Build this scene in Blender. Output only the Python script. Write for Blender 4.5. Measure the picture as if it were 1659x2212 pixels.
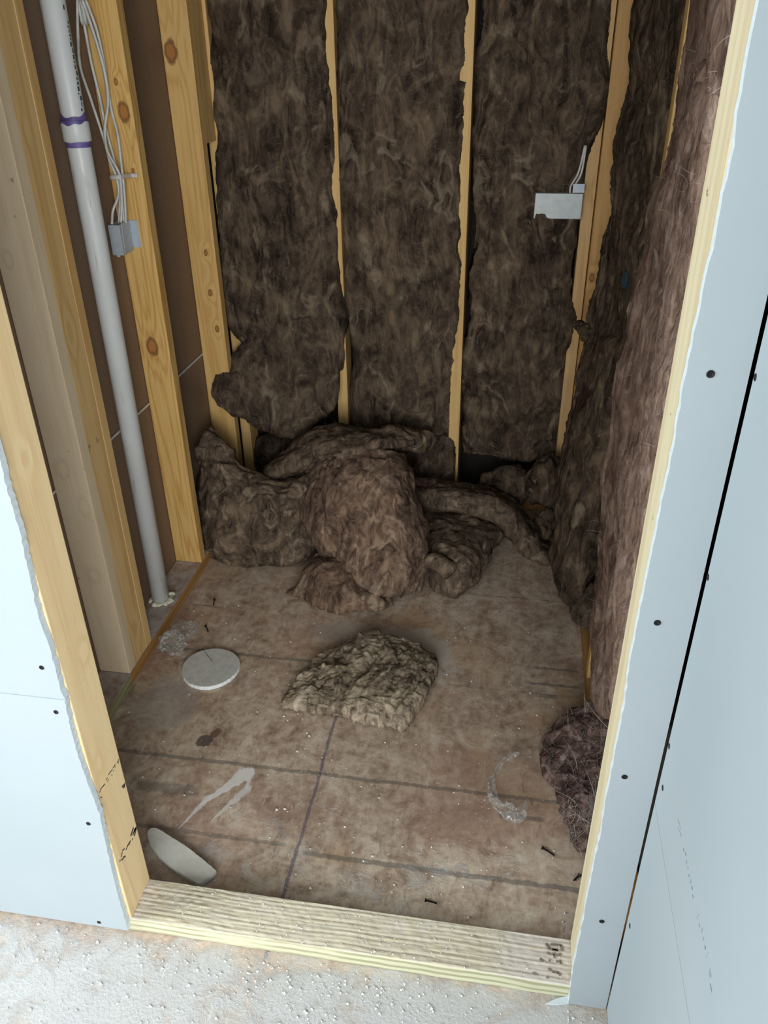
import bpy, math, random
import numpy as np
from mathutils import Vector, Matrix
from mathutils.geometry import tessellate_polygon

S = bpy.context.scene
for o in list(bpy.data.objects):
    bpy.data.objects.remove(o)

# ------------------------------------------------------------------ camera
CAM = np.array([0.658, -0.858, 1.507]); YAW, PITCH, ROLL, FPX = 0.1684, 0.5273, -0.0141, 1729.7
cy, sy = math.cos(YAW), math.sin(YAW)
_f0 = np.array([-sy, cy, 0]); _r0 = np.array([cy, sy, 0]); _u0 = np.array([0, 0, 1.])
FW = _f0*math.cos(PITCH)-_u0*math.sin(PITCH); _u1 = _f0*math.sin(PITCH)+_u0*math.cos(PITCH)
RT = _r0*math.cos(ROLL)+_u1*math.sin(ROLL); UP = -_r0*math.sin(ROLL)+_u1*math.cos(ROLL)
cam = bpy.data.cameras.new('camera'); co = bpy.data.objects.new('camera', cam); S.collection.objects.link(co)
M = Matrix(((RT[0], UP[0], -FW[0], CAM[0]), (RT[1], UP[1], -FW[1], CAM[1]), (RT[2], UP[2], -FW[2], CAM[2]), (0, 0, 0, 1)))
co.matrix_world = M
cam.sensor_fit = 'HORIZONTAL'; cam.sensor_width = 36; cam.lens = FPX/1659*36; cam.clip_start = .02
S.camera = co

# ------------------------------------------------------------------ light
w = bpy.data.worlds.new('sky'); S.world = w; w.use_nodes = True
w.node_tree.nodes['Background'].inputs[0].default_value = (.62, .78, 1, 1)
w.node_tree.nodes['Background'].inputs[1].default_value = 1.0
def area(name, loc, to, sx, sy_, power, col):
    l = bpy.data.lights.new(name, 'AREA'); l.shape = 'RECTANGLE'; l.size = sx; l.size_y = sy_; l.energy = power; l.color = col
    o = bpy.data.objects.new(name, l); S.collection.objects.link(o); o.location = loc
    o.rotation_euler = (Vector(to)-Vector(loc)).to_track_quat('-Z', 'Z').to_euler()
    return o
area('window_and_fill_daylight', (-2.42, -1.05, 1.45), (0, -1.05, 1.45), 1.3, 1.3, 132, (.86, .955, 1.0))
area('window_and_fill_daylight', (1.55, -3.22, 1.5), (.6, 0, 1.1), 2.1, 1.6, 190, (.93, .965, .98))
area('window_and_fill_daylight', (-.1, -3.22, 1.5), (.4, 0, 1.1), 1.0, 1.6, 52, (.95, .97, .97))  # added fill lamp behind the camera, brightens the closet floor and wool
S.view_settings.view_transform = 'Standard'; S.view_settings.look = 'None'
S.view_settings.exposure = 0.0; S.view_settings.gamma = 1; S.view_settings.use_curve_mapping = False

# ------------------------------------------------------------------ helpers
rnd = random.Random(7)
def at(px, py, **k):
    """point of the real plane X=, Y= or Z= seen along a sight line"""
    ax = 'XYZ'.index(list(k)[0]); v = list(k.values())[0]
    d = FW+RT*(px-829.5)/FPX-UP*(py-1106)/FPX
    return Vector(CAM+d*(v-CAM[ax])/d[ax])
def lin(c):
    if isinstance(c, str): c = [int(c[i:i+2], 16) for i in (0, 2, 4)]
    return tuple(((v/255/12.92) if v/255 <= .04045 else ((v/255+.055)/1.055)**2.4) for v in c)+(1,)

def tag(o, label=None, cat=None, group=None, kind=None):
    if label: o['label'] = label
    if cat: o['category'] = cat
    if group: o['group'] = group
    if kind: o['kind'] = kind
    return o
def link(name, me, mat=None, parent=None):
    o = bpy.data.objects.new(name, me); S.collection.objects.link(o)
    if mat is not None and not me.materials: me.materials.append(mat)
    if parent is not None:
        o.parent = parent
        o.location = -Vector(parent.location) if False else (0, 0, 0)
    return o
def empty(name, loc):
    o = bpy.data.objects.new(name, None); S.collection.objects.link(o); o.location = loc
    o.empty_display_size = .05
    return o
def mesh(name, V, F, mat, parent=None, origin=None, smooth=False, uv=None):
    """V in world coordinates; origin moves to base centre (or parent's origin)"""
    V = np.asarray([tuple(v) for v in V], float)
    if parent is not None: org = np.array(parent.matrix_world.translation if False else parent['_o'])
    elif origin is not None: org = np.array(origin, float)
    else:
        lo, hi = V.min(0), V.max(0); org = np.array([(lo[0]+hi[0])/2, (lo[1]+hi[1])/2, lo[2]])
    me = bpy.data.meshes.new(name); me.from_pydata([tuple(v) for v in V-org], [], [tuple(map(int, f)) for f in F]); me.update()
    if smooth: me.polygons.foreach_set('use_smooth', [True]*len(me.polygons))
    o = link(name, me, mat, parent)
    if parent is None: o.location = org
    o['_o'] = [float(x) for x in org]
    return o
def root(name, loc, *a, **k):
    o = empty(name, loc); o['_o'] = [float(x) for x in loc]; tag(o, *a, **k); return o

class G:
    """collects geometry"""
    def __init__(s): s.V = []; s.F = []
    def box(s, a, b, bev=0.0):
        x0, y0, z0 = a; x1, y1, z1 = b; n = len(s.V)
        if bev <= 0:
            s.V += [(x, y, z) for z in (z0, z1) for y in (y0, y1) for x in (x0, x1)]
            s.F += [[n+i for i in f] for f in ((0, 2, 3, 1), (4, 5, 7, 6), (0, 1, 5, 4), (2, 6, 7, 3), (0, 4, 6, 2), (1, 3, 7, 5))]
        else:
            import bmesh
            bm = bmesh.new(); bmesh.ops.create_cube(bm, size=1)
            for v in bm.verts: v.co = Vector(((x0+x1)/2+v.co.x*(x1-x0), (y0+y1)/2+v.co.y*(y1-y0), (z0+z1)/2+v.co.z*(z1-z0)))
            bmesh.ops.bevel(bm, geom=list(bm.edges), offset=bev, segments=2, affect='EDGES', profile=.6)
            bm.verts.index_update()
            s.V += [tuple(v.co) for v in bm.verts]; s.F += [[n+v.index for v in f.verts] for f in bm.faces]; bm.free()
        return s
    def tube(s, pts, r, seg=12, cap=True, r2=None, flat=None):
        pts = [Vector(p) for p in pts]; n0 = len(s.V); m = len(pts)
        t0 = (pts[1]-pts[0]).normalized(); ref = Vector((0, 0, 1)) if abs(t0.z) < .9 else Vector((1, 0, 0))
        nrm = (ref-t0*ref.dot(t0)).normalized()
        for i, p in enumerate(pts):
            t = (pts[min(i+1, m-1)]-pts[max(i-1, 0)]).normalized()
            nrm = (nrm-t*nrm.dot(t)).normalized(); b = t.cross(nrm)
            rr = r[i] if isinstance(r, (list, tuple)) else r
            for k in range(seg):
                a = 2*math.pi*k/seg; s.V.append(tuple(p+nrm*math.cos(a)*rr+b*math.sin(a)*rr*(flat or 1)))
        for i in range(m-1):
            for k in range(seg):
                a = n0+i*seg+k; b_ = n0+i*seg+(k+1) % seg
                s.F.append([a, b_, b_+seg, a+seg])
        if cap: s.F += [[n0+k for k in range(seg)][::-1], [n0+(m-1)*seg+k for k in range(seg)]]
        return s
    def prism(s, poly, vec):
        """poly: list of 3D points, extruded by vec"""
        n = len(s.V); k = len(poly); vec = Vector(vec)
        P = [Vector(p) for p in poly]
        nr = sum(((P[i]-P[0]).cross(P[(i+1) % k]-P[0]) for i in range(k)), Vector())
        if nr.dot(vec) > 0: P = P[::-1]
        s.V += [tuple(p) for p in P]+[tuple(p+vec) for p in P]
        for t in tessellate_polygon([P]):
            t = list(t); a, b, c = (P[i] for i in t)
            if (b-a).cross(c-a).dot(vec) > 0: t = t[::-1]
            s.F.append([n+i for i in t]); s.F.append([n+k+i for i in t[::-1]])
        s.F += [[n+i, n+k+i, n+k+(i+1) % k, n+(i+1) % k] for i in range(k)]
        return s
    def make(s, name, mat, parent=None, **k): return mesh(name, s.V, s.F, mat, parent, **k)

# vectorised gradient noise
def _h(ix, iy, iz, s):
    n = (ix*374761393+iy*668265263+iz*2147483647+s*1274126177) & 0xffffffff
    n = ((n ^ (n >> 13))*1274126177) & 0xffffffff
    n = ((n ^ (n >> 15))*2246822519) & 0xffffffff
    return ((n ^ (n >> 16)) & 0xffff)/32767.5-1
def noise(P, f, seed=0):
    q = np.asarray(P, float)*f+seed*17.31; i = np.floor(q).astype(np.int64); t = q-i; t = t*t*t*(t*(t*6-15)+10)
    r = 0
    for dx in (0, 1):
        for dy in (0, 1):
            for dz in (0, 1):
                wgt = (t[:, 0] if dx else 1-t[:, 0])*(t[:, 1] if dy else 1-t[:, 1])*(t[:, 2] if dz else 1-t[:, 2])
                r = r+wgt*_h(i[:, 0]+dx, i[:, 1]+dy, i[:, 2]+dz, seed)
    return r
def fbm(P, f, o=3, seed=0):
    r = 0; a = 1
    for k in range(o): r = r+a*noise(P, f*2**k, seed+k); a *= .5
    return r
def ridged(P, f, o=2, seed=0):
    r = 0; a = 1
    for k in range(o): r = r+a*(1-2*np.abs(noise(P, f*2**k, seed+k))); a *= .5
    return r

# ------------------------------------------------------------------ node materials
class N:
    def __init__(s, name):
        s.m = bpy.data.materials.new(name); s.m.use_nodes = True; s.t = s.m.node_tree
        s.b = s.t.nodes['Principled BSDF']; s.c = None
    def new(s, k): return s.t.nodes.new(k)
    def put(s, sock, v):
        if isinstance(v, bpy.types.NodeSocket): s.t.links.new(v, sock)
        elif v is not None:
            try: sock.default_value = v
            except Exception: sock.default_value = tuple(v)[:3]
    def coord(s):
        if s.c is None: s.c = s.new('ShaderNodeTexCoord').outputs['Object']
        return s.c
    def xyz(s, v=None):
        n = s.new('ShaderNodeSeparateXYZ'); s.put(n.inputs[0], v or s.coord()); return n.outputs
    def math(s, op, a, b=0., c=0., clamp=False):
        n = s.new('ShaderNodeMath'); n.operation = op; n.use_clamp = clamp
        for i, v in enumerate((a, b, c)): s.put(n.inputs[i], v)
        return n.outputs[0]
    def vmath(s, op, a, b=None):
        n = s.new('ShaderNodeVectorMath'); n.operation = op; s.put(n.inputs[0], a)
        if b is not None: s.put(n.inputs[1], b)
        return n.outputs['Value'] if op in ('LENGTH', 'DISTANCE') else n.outputs[0]
    def map(s, scale=(1, 1, 1), v=None, loc=(0, 0, 0), rot=(0, 0, 0)):
        n = s.new('ShaderNodeMapping'); s.put(n.inputs[0], v or s.coord()); n.inputs['Scale'].default_value = scale
        n.inputs['Location'].default_value = loc; n.inputs['Rotation'].default_value = rot; return n.outputs[0]
    def noise(s, sc, v=None, det=4, rough=.55, dist=0., out=0):
        n = s.new('ShaderNodeTexNoise'); s.put(n.inputs['Vector'], v or s.coord()); s.put(n.inputs['Scale'], sc)
        n.inputs['Detail'].default_value = det; n.inputs['Roughness'].default_value = rough; n.inputs['Distortion'].default_value = dist
        return n.outputs[out]
    def vor(s, sc, v=None, rand=1.):
        n = s.new('ShaderNodeTexVoronoi'); s.put(n.inputs['Vector'], v or s.coord()); s.put(n.inputs['Scale'], sc)
        n.inputs['Randomness'].default_value = rand; return n.outputs['Distance']
    def ramp(s, f, stops):
        n = s.new('ShaderNodeValToRGB'); s.put(n.inputs[0], f); e = n.color_ramp.elements
        while len(e) < len(stops): e.new(.5)
        for i, (p, c) in enumerate(stops):
            e[i].position = p; e[i].color = (c, c, c, 1) if not isinstance(c, (tuple, str, list)) else (lin(c) if isinstance(c, str) else c)
        return n.outputs[0]
    def step(s, v, a, b):
        n = s.new('ShaderNodeMapRange'); n.interpolation_type = 'SMOOTHSTEP'; s.put(n.inputs[0], v)
        n.inputs[1].default_value = a; n.inputs[2].default_value = b; return n.outputs[0]
    def mix(s, f, a, b, mode='MIX'):
        n = s.new('ShaderNodeMix'); n.data_type = 'RGBA'; n.blend_type = mode; n.clamp_factor = True
        s.put(n.inputs[0], f); s.put(n.inputs[6], lin(a) if isinstance(a, str) else a); s.put(n.inputs[7], lin(b) if isinstance(b, str) else b)
        return n.outputs[2]
    def bump(s, h, st=.3, d=.002, prev=None):
        n = s.new('ShaderNodeBump'); s.put(n.inputs['Height'], h); n.inputs['Strength'].default_value = st
        n.inputs['Distance'].default_value = d
        if prev: s.put(n.inputs['Normal'], prev)
        return n.outputs[0]
    def done(s, col, rough=.8, bump=None, spec=.3, **k):
        s.put(s.b.inputs['Base Color'], lin(col) if isinstance(col, str) else col); s.put(s.b.inputs['Roughness'], rough)
        s.b.inputs['Specular IOR Level'].default_value = spec
        if bump: s.put(s.b.inputs['Normal'], bump)
        for a, v in k.items(): s.put(s.b.inputs[a.replace('_', ' ')], v)
        return s.m

def wood(name, light, dark, axis='z', knots=(), ring=55, dirt=.15, rough=.62, dust=0., knotcol='a3632c', contrast=1., swirl=1.6):
    """softwood lumber: growth rings stretched along the board, knots at given local spots (x,y,z,r)"""
    n = N(name); sc = {'z': (1, 1, .045), 'x': (.045, 1, 1), 'y': (1, .045, 1)}[axis]
    v = n.map(sc); warp = n.noise(9, v, 3, .5, .4)
    ph = n.math('MULTIPLY', warp, float(ring)/6)
    kn = None; rim = None
    for (x, y, z, r) in knots:
        ks = {'z': (1, 1, .62), 'x': (.62, 1, 1), 'y': (1, .62, 1)}[axis]
        d = n.vmath('LENGTH', n.map(ks, loc=(-x*ks[0], -y*ks[1], -z*ks[2])))
        d = n.math('ADD', d, n.math('MULTIPLY', n.math('SUBTRACT', n.noise(60, det=2), .5), r*.5))
        inf = n.math('MULTIPLY', n.math('POWER', 2.718, n.math('MULTIPLY', n.math('POWER', n.math('DIVIDE', d, r*2.6), 2.), -1.)), swirl)
        ph = n.math('ADD', ph, inf)
        k = n.step(d, r*1.05, r*.75); rr = n.math('MULTIPLY', n.step(d, r*1.25, r*1.0), n.step(d, r*.55, r*.9))
        kn = k if kn is None else n.math('MAXIMUM', kn, k); rim = rr if rim is None else n.math('MAXIMUM', rim, rr)
    rg = n.math('PINGPONG', ph, .5); rg = n.step(rg, .12, .5)
    fine = n.noise(260, n.map({'z': (1, 1, .03), 'x': (.03, 1, 1), 'y': (1, .03, 1)}[axis]), 3, .6)
    f = n.math('ADD', n.math('MULTIPLY', rg, .42*contrast), n.math('MULTIPLY', n.math('SUBTRACT', fine, .42), 1.1*contrast), clamp=True)
    col = n.mix(f, light, dark)
    big = n.noise(5, det=3); col = n.mix(n.math('MULTIPLY', n.step(big, .5, .75), .25), col, dark)
    spots = n.step(n.noise(38, det=5, rough=.65), .66, .74); col = n.mix(n.math('MULTIPLY', spots, dirt), col, '4a3a28')
    if kn is not None:
        col = n.mix(n.math('MULTIPLY', kn, .8), col, knotcol); col = n.mix(n.math('MULTIPLY', rim, .6), col, '4a2812')
    if dust:
        dm = n.math('MULTIPLY', n.step(n.noise(30, det=6, rough=.7), .62-dust*.3, .8-dust*.3), dust)
        col = n.mix(dm, col, 'c9c2b8')
    b = n.bump(n.math('ADD', n.math('MULTIPLY', fine, .5), rg), .25, .0008)
    return n.done(col, rough, b)

def plain(name, col, rough=.6, metallic=0., var=.08, scale=40, spec=.4, **k):
    n = N(name); c = lin(col) if isinstance(col, str) else col
    dk = tuple(x*(1-var*2) for x in c[:3])+(1,)
    cc = n.mix(n.step(n.noise(scale, det=5), .35, .7), c, dk)
    return n.done(cc, rough, n.bump(n.noise(scale*6, det=3), .12, .0006), spec, Metallic=metallic, **k)

PINE = ('e6c592', 'c4955a'); ORANGE = ('dcae6c', 'b07a38')
# drywall
def drywall():
    n = N('drywall_paper'); c = n.mix(n.step(n.noise(2.2, det=3), .3, .75), '989fa2', '939b9e')
    c = n.mix(n.math('MULTIPLY', n.step(n.noise(24, det=6, rough=.7), .66, .78), .1), c, '8b9295')
    return n.done(c, .78, n.bump(n.noise(420, det=3), .08, .0004), .2)
M_DRY = drywall()
def gypsum():
    n = N('gypsum_core'); c = n.mix(n.step(n.noise(120, det=5), .4, .7), 'c6cdd0', 'bcc4c8')
    return n.done(c, .95, n.bump(n.noise(260, det=5), .4, .001), .1)
M_GYP = gypsum()
def paper():
    n = N('brown_drywall_backing'); c = n.mix(n.noise(14, n.map((1, 1, .15)), 5, .6), '8d7460', '6d5746')
    c = n.mix(n.step(n.noise(300, det=3), .5, .7), c, '978069')
    return n.done(c, .55, n.bump(n.noise(300, det=3), .1, .0004), .35)
M_PAPER = paper()
M_DARK = plain('dark_sheathing', '241c16', .9)
M_STEEL = plain('galvanised_steel', 'bcc4cc', .5, .25, .06, 60)
M_SCREW = plain('black_phosphate_screw', '1c1b1d', .45, .5)
M_PVC = None
M_INK = plain('stamp_ink', '4a403a', .8, 0, .2)

def insulation(name, a, b, c, hi, k=1.0, sc=1.0):
    """brown glass wool: wispy swirls over coarse clumps"""
    n = N(name)
    w1 = n.noise(7, det=3, out=1)
    v = n.vmath('ADD', n.coord(), n.vmath('MULTIPLY', w1, (.05, .05, .05)))
    base = n.noise(8*sc, v, 6, .6, 1.0)
    v2 = n.map((1, 1, .28), v); wis = n.noise(22*sc, v2, 7, .66, 1.6)
    pat = n.noise(10*sc, n.map((1, 1, .6), v), 5, .6, 2.0)
    f = n.math('ADD', n.math('MULTIPLY', base, .45), n.math('MULTIPLY', wis, .55))
    col = n.ramp(f, [(.39, a), (.5, b), (.60, c)])
    col = n.mix(n.math('MULTIPLY', n.step(pat, .53, .68), .5*k), col, hi)
    col = n.mix(n.math('MULTIPLY', n.step(n.noise(24*sc, v2, 5, .6, 1.8), .58, .70), .4), col, a)
    col = n.mix(n.math('MULTIPLY', n.step(n.noise(9*sc, v, 3, .5, 1.), .57, .7), .35), col, a)
    spk = n.step(n.vor(300, v), .13, .06); spk = n.math('MULTIPLY', spk, n.step(n.noise(20, det=2), .56, .7))
    col = n.mix(n.math('MULTIPLY', spk, .6), col, 'b8a898')
    hgt = n.math('ADD', n.math('MULTIPLY', wis, 1.), n.math('MULTIPLY', n.noise(130, v, 6, .7, 1.5), .5))
    b2 = n.bump(hgt, .6, .006)
    return n.done(col, .95, b2, .08)
M_INS = insulation('brown_glass_wool', '2b221b', '55473a', '776552', 'ab9981', .75)
M_INSH = insulation('brown_glass_wool_folded', '33291f', '615143', '84705c', 'b5a188', .9, 1.35)
M_INSP = insulation('brown_glass_wool_lit_copy', '503e34', '7e6658', '9b8274', 'c4aea1', .8, 1.2)  # same wool made paler and pinker; stronger light put into the colour
M_FIB = plain('glass_fibre_strand', '85776a', .6, 0, .25, 20)
M_FIBL = plain('pale_glass_fibre_strand', 'ab9c90', .5, 0, .15, 20)

# ------------------------------------------------------------------ soft slab builder
def catmull(P, n_):
    P = np.asarray(P, float); m = len(P)
    if m == 1: return np.repeat(P, len(n_), 0)
    u = n_*(m-1); i = np.minimum(u.astype(int), m-2); t = (u-i)
    t = t.reshape((-1,)+(1,)*(P.ndim-1))
    def g(k):
        k = np.asarray(k); r = P[np.clip(k, 0, m-1)].copy()
        r[k < 0] = 2*P[0]-P[1]; r[k > m-1] = 2*P[m-1]-P[m-2]; return r
    a, b, c, d = g(i-1), P[i], P[i+1], g(i+2)
    return .5*((2*b)+(-a+c)*t+(2*a-5*b+4*c-d)*t*t+(-a+3*b-3*c+d)*t**3)
def slab_geo(ctrl, thick, res=.007, p=7, back=None, ragged=.006, seed=1):
    """closed soft slab whose visible face passes through a grid of control points"""
    C = np.array([[tuple(q) for q in r] for r in ctrl], float)
    Lv = max(np.linalg.norm(np.diff(C[:, j], axis=0), axis=1).sum() for j in range(C.shape[1]))
    Lu = max(np.linalg.norm(np.diff(C[i], axis=0), axis=1).sum() for i in range(C.shape[0]))
    nv = int(max(12, Lv/res)); nu = int(max(12, Lu/res))
    def samp(k):
        t = np.linspace(0, 1, k); e = .5-.5*np.cos(np.pi*t); wv = .35; t2 = t*(1-wv)+e*wv
        ex = 2.2/k; m = min(5, k//4); t2[:m] = np.linspace(0, t2[m], m+1)[:m]*np.linspace(0.25, 1, m+1)[:m]; t2[-m:] = 1-t2[:m][::-1]; return t2
    tv, tu = samp(nv), samp(nu)
    A = catmull(C, tv)                      # nv x cols
    B = catmull(np.swapaxes(A, 0, 1), tu)    # nu x nv
    P = np.swapaxes(B, 0, 1)                 # nv x nu
    du = np.gradient(P, axis=1); dv = np.gradient(P, axis=0); Nn = np.cross(du, dv)
    Nn /= np.linalg.norm(Nn, axis=2, keepdims=True)+1e-9
    view = CAM-P.reshape(-1, 3).mean(0)
    if (Nn.reshape(-1, 3)@view).mean() < 0: Nn = -Nn; flip = True
    else: flip = False
    eu = (1-np.abs(2*tu-1)**p)**(1/p); ev = (1-np.abs(2*tv-1)**p)**(1/p)
    e = (ev[:, None]*eu[None, :])[..., None]
    th = thick if not callable(thick) else thick
    if back is not None: D = np.array(back, float)*np.ones_like(Nn)
    else: D = -Nn
    F_ = P+D*th/2*(1-e); K_ = P+D*th/2*(1+e)
    V = np.concatenate([F_.reshape(-1, 3), K_.reshape(-1, 3)]); faces = []
    n = nv*nu
    idx = np.arange(n).reshape(nv, nu)
    q = np.stack([idx[:-1, :-1], idx[:-1, 1:], idx[1:, 1:], idx[1:, :-1]], -1).reshape(-1, 4)
    if not flip: pass
    fr = q if not flip else q[:, ::-1]
    bk = (q+n)[:, ::-1] if not flip else (q+n)
    # weld border: map back border ids to front
    mp = np.arange(2*n); bd = np.zeros((nv, nu), bool); bd[0] = bd[-1] = True; bd[:, 0] = bd[:, -1] = True
    mp[n:][bd.ravel()] = idx.ravel()[bd.ravel()]
    return V, np.concatenate([mp[fr], mp[bk]])
def finish_soft(V, F, amp=(.012, .006, .0025), seed=0, fr=(7, 17, 70), stretch=(1, 1, .4), name='m'):
    amp = (amp[0], amp[1]*.8, amp[2]*.7)
    used = np.unique(F); re = -np.ones(len(V), int); re[used] = np.arange(len(used)); V = V[used]; F = re[F]
    me = bpy.data.meshes.new('tmp'); me.from_pydata(V.tolist(), [], F.tolist()); me.update()
    nr = np.zeros(len(V)*3); me.vertices.foreach_get('normal', nr); nr = nr.reshape(-1, 3); bpy.data.meshes.remove(me)
    st = np.array(stretch); W = V+.03*np.stack([noise(V, 9, seed+31), noise(V, 9, seed+32), noise(V, 9, seed+33)], 1)
    d = amp[0]*fbm(V, fr[0], 2, seed)+amp[1]*ridged(W*st, fr[1], 3, seed+5)+amp[2]*ridged(W, fr[2], 2, seed+9)
    V = V+nr*d[:, None]
    V = V+amp[1]*.4*np.stack([noise(V, 40, seed+21), noise(V, 40, seed+22), noise(V, 40, seed+23)], 1)
    return V, F, nr
def fibres(V, nr, count, seed, L=(.015, .05), wd=.00028, lift=.35, dirn=None):
    r = np.random.RandomState(seed); ids = r.randint(0, len(V), count); vs = []; fs = []
    for i in ids:
        p = V[i].copy(); n = nr[i]; t = r.normal(size=3)
        if dirn is not None: t = t*.6+np.array(dirn)*(1 if r.rand() > .5 else -1)
        t -= n*t.dot(n); t /= np.linalg.norm(t)+1e-9; d = t+n*lift*r.rand(); ln = r.uniform(*L); k = 5
        bend = r.normal(size=3)*.5; b0 = len(vs); side = np.cross(d, n); side /= np.linalg.norm(side)+1e-9
        p = p+n*.0005
        for s_ in range(k+1):
            ww = wd*(1-.6*s_/k); vs.append(p-side*ww); vs.append(p+side*ww)
            p = p+d/np.linalg.norm(d)*ln/k; d = d+bend*.35-n*.10
        for s_ in range(k): a = b0+2*s_; fs.append([a, a+1, a+3, a+2])
    return np.array(vs), np.array(fs)
def batt(name, patches, label, cat, mat, group=None, amp=(.012, .006, .0025), seed=0, fib=1200, res=.007, floor=None, fL=(.010, .035), fmat=None, stretch=(1, 1, .4), pexp=7, flift=.25):
    Vs = []; Fs = []; n = 0
    for pt in patches:
        V, F = slab_geo(pt[0], pt[1], res=pt[3] if len(pt) > 3 else res, back=pt[2] if len(pt) > 2 else None, p=pexp)
        V, F, _ = finish_soft(V, F, amp, seed, stretch=stretch); Vs.append(V); Fs.append(F+n); n += len(V); seed += 3
    V = np.concatenate(Vs); F = np.concatenate(Fs)
    if floor is not None:
        z = V[:, 2]; V[:, 2] = np.where(z < floor+.01, floor+.0005+.0095*np.exp((z-floor-.01)/.03), z)
    o = mesh(name, V, F, mat, smooth=True); tag(o, label, cat, group)
    if fib:
        nr = np.zeros(len(V)*3); o.data.vertices.foreach_get('normal', nr); nr = nr.reshape(-1, 3)
        vis = ((CAM-V)*nr).sum(1) > -.2; fv, ff = fibres(V[vis], nr[vis], fib, seed, fL, lift=flift)
        if floor is not None: fv[:, 2] = np.maximum(fv[:, 2], floor+.0008)
        f = mesh('loose_fibres', fv, ff, fmat or M_FIB, parent=o); tag(f, kind='stuff')
    return o

# ------------------------------------------------------------------ setting
XL, XP, YB, XR, W = -.308, -.397, 1.789, .895, .844
def floor_mat():
    n = N('dusty_plywood_subfloor'); X, Y, Z = n.xyz()
    g = n.map((1, .3, 1), rot=(0, 0, .6))
    streak = n.noise(26, g, 7, .68, .8); blot = n.noise(3.2, det=5, rough=.6, dist=.6); mid = n.math('ADD', n.math('MULTIPLY', n.noise(11, det=7, rough=.68, dist=1.2), .6), n.math('MULTIPLY', n.noise(48, det=5, rough=.7), .4))
    col = n.ramp(n.math('ADD', n.math('MULTIPLY', streak, .22), n.math('MULTIPLY', mid, .78)), [(.38, '7e6350'), (.465, 'aa927c'), (.53, 'c2ac96'), (.62, 'dacab6')])
    col = n.mix(n.math('MULTIPLY', n.step(blot, .5, .68), .5), col, 'c09c70')
    col = n.mix(n.math('MULTIPLY', n.step(n.noise(2.3, n.map(loc=(3, 1, 0)), 4, .6), .5, .66), .35), col, 'b48a72')
    fleck = n.step(n.noise(60, n.map((1, .3, 1), rot=(0, 0, .8)), 5, .65), .60, .68); col = n.mix(n.math('MULTIPLY', fleck, .45), col, '6e4c3a')
    clean = n.step(n.noise(4.5, n.map(loc=(9, 4, 0)), 5, .65), .54, .62); col = n.mix(n.math('MULTIPLY', clean, .4), col, '94705a')
    wob = n.math('MULTIPLY', n.math('SUBTRACT', n.noise(9, det=3), .5), .012)
    edge = n.noise(70, det=4)
    def hline(c, y0, hw, col_, a0, x0=-9., x1=9., ax=None, m0=.45, gap=6.):
        u, v = (Y, X) if ax is None else (X, Y); a = a0*.72; hw = hw*.8
        d = n.math('ABSOLUTE', n.math('SUBTRACT', n.math('ADD', u, wob), y0))
        k = n.step(n.math('ADD', d, n.math('MULTIPLY', n.math('SUBTRACT', edge, .5), hw*1.8)), hw*1.15, hw*.6)
        k = n.math('MULTIPLY', k, n.math('MULTIPLY', n.step(v, x0-.01, x0+.01), n.step(v, x1+.01, x1-.01)))
        k = n.math('MULTIPLY', k, n.math('MULTIPLY', n.step(n.noise(gap, n.map(loc=(y0*7, 0, 0)), 3), m0-.12, m0), a))
        return n.mix(k, c, col_)
    ink = '55514a'
    col = hline(col, .440, .0075, ink, .8, m0=.38); col = hline(col, .222, .0085, ink, .85, .285, .95, m0=.36)
    col = hline(col, .236, .007, ink, .7, -.3, .24, m0=.42); col = hline(col, .833, .0075, ink, .75, -.3, .2, m0=.44)
    col = hline(col, .90, .007, ink, .8, .78, .9, m0=.3); col = hline(col, .835, .007, ink, .85, .76, .9, m0=.3); col = hline(col, .79, .01, ink, .8, .79, .84, m0=.3)
    col = hline(col, 1.04, .006, ink, .7, -.28, -.19, m0=.3)
    col = hline(col, .345, .020, ink, .6, -.15, .0, m0=.4); col = hline(col, .385, .010, '4a342a', .8, .70, .80, m0=.3)
    col = hline(col, .271, .0055, '4a3f58', .9, -.02, .64, ax=1, m0=.3)
    col = hline(col, .271, .0055, '6a6478', .7, -.75, -.2, ax=1, m0=.4)
    col = hline(col, 1.221, .0014, '241810', 1., .2, .95, m0=.1); col = hline(col, .795, .0008, '38261c', .8, .55, .9, m0=.3)
    # plaster dust: walked-in drifts, a scraped patch of compound, a clean print
    ds = n.math('ADD', n.math('MULTIPLY', n.noise(16, det=9, rough=.72, dist=.7), .55), n.math('MULTIPLY', n.noise(2.6, n.map(loc=(5, 2, 0)), 4), .45))
    fy = n.step(Y, .06, -.06); near = n.step(Y, .9, .0)
    far = n.step(Y, -.10, -.30); thr = n.math('SUBTRACT', n.math('ADD', .60, n.math('MULTIPLY', far, .05)), n.math('ADD', n.math('MULTIPLY', fy, .16), n.math('MULTIPLY', near, .06)))
    dm = n.math('MULTIPLY', n.math('SUBTRACT', ds, thr), 9., clamp=True)
    col = n.mix(n.math('MULTIPLY', dm, n.math('ADD', .55, n.math('MULTIPLY', fy, .25))), col, 'b9bbbb')
    haze = n.math('ADD', .10, n.math('MULTIPLY', fy, .6)); haze = n.math('MULTIPLY', haze, n.noise(120, det=3, rough=.6)); col = n.mix(n.math('MULTIPLY', haze, 1.3), col, 'b4b0ac')
    def blob(c, x, y, rx, ry, rot, colr, a, k=.5, sc=45):
        vv = n.map((1/rx, 1/ry, 0), v=n.map(loc=(0, 0, 0), v=n.vmath('SUBTRACT', n.coord(), (x, y, 0)), rot=(0, 0, rot)))
        d = n.math('ADD', n.vmath('LENGTH', vv), n.math('MULTIPLY', n.math('SUBTRACT', n.noise(sc, det=6, rough=.7), .5), k*2))
        return n.mix(n.math('MULTIPLY', n.step(d, 1.08, .86), a), c, colr)
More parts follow.
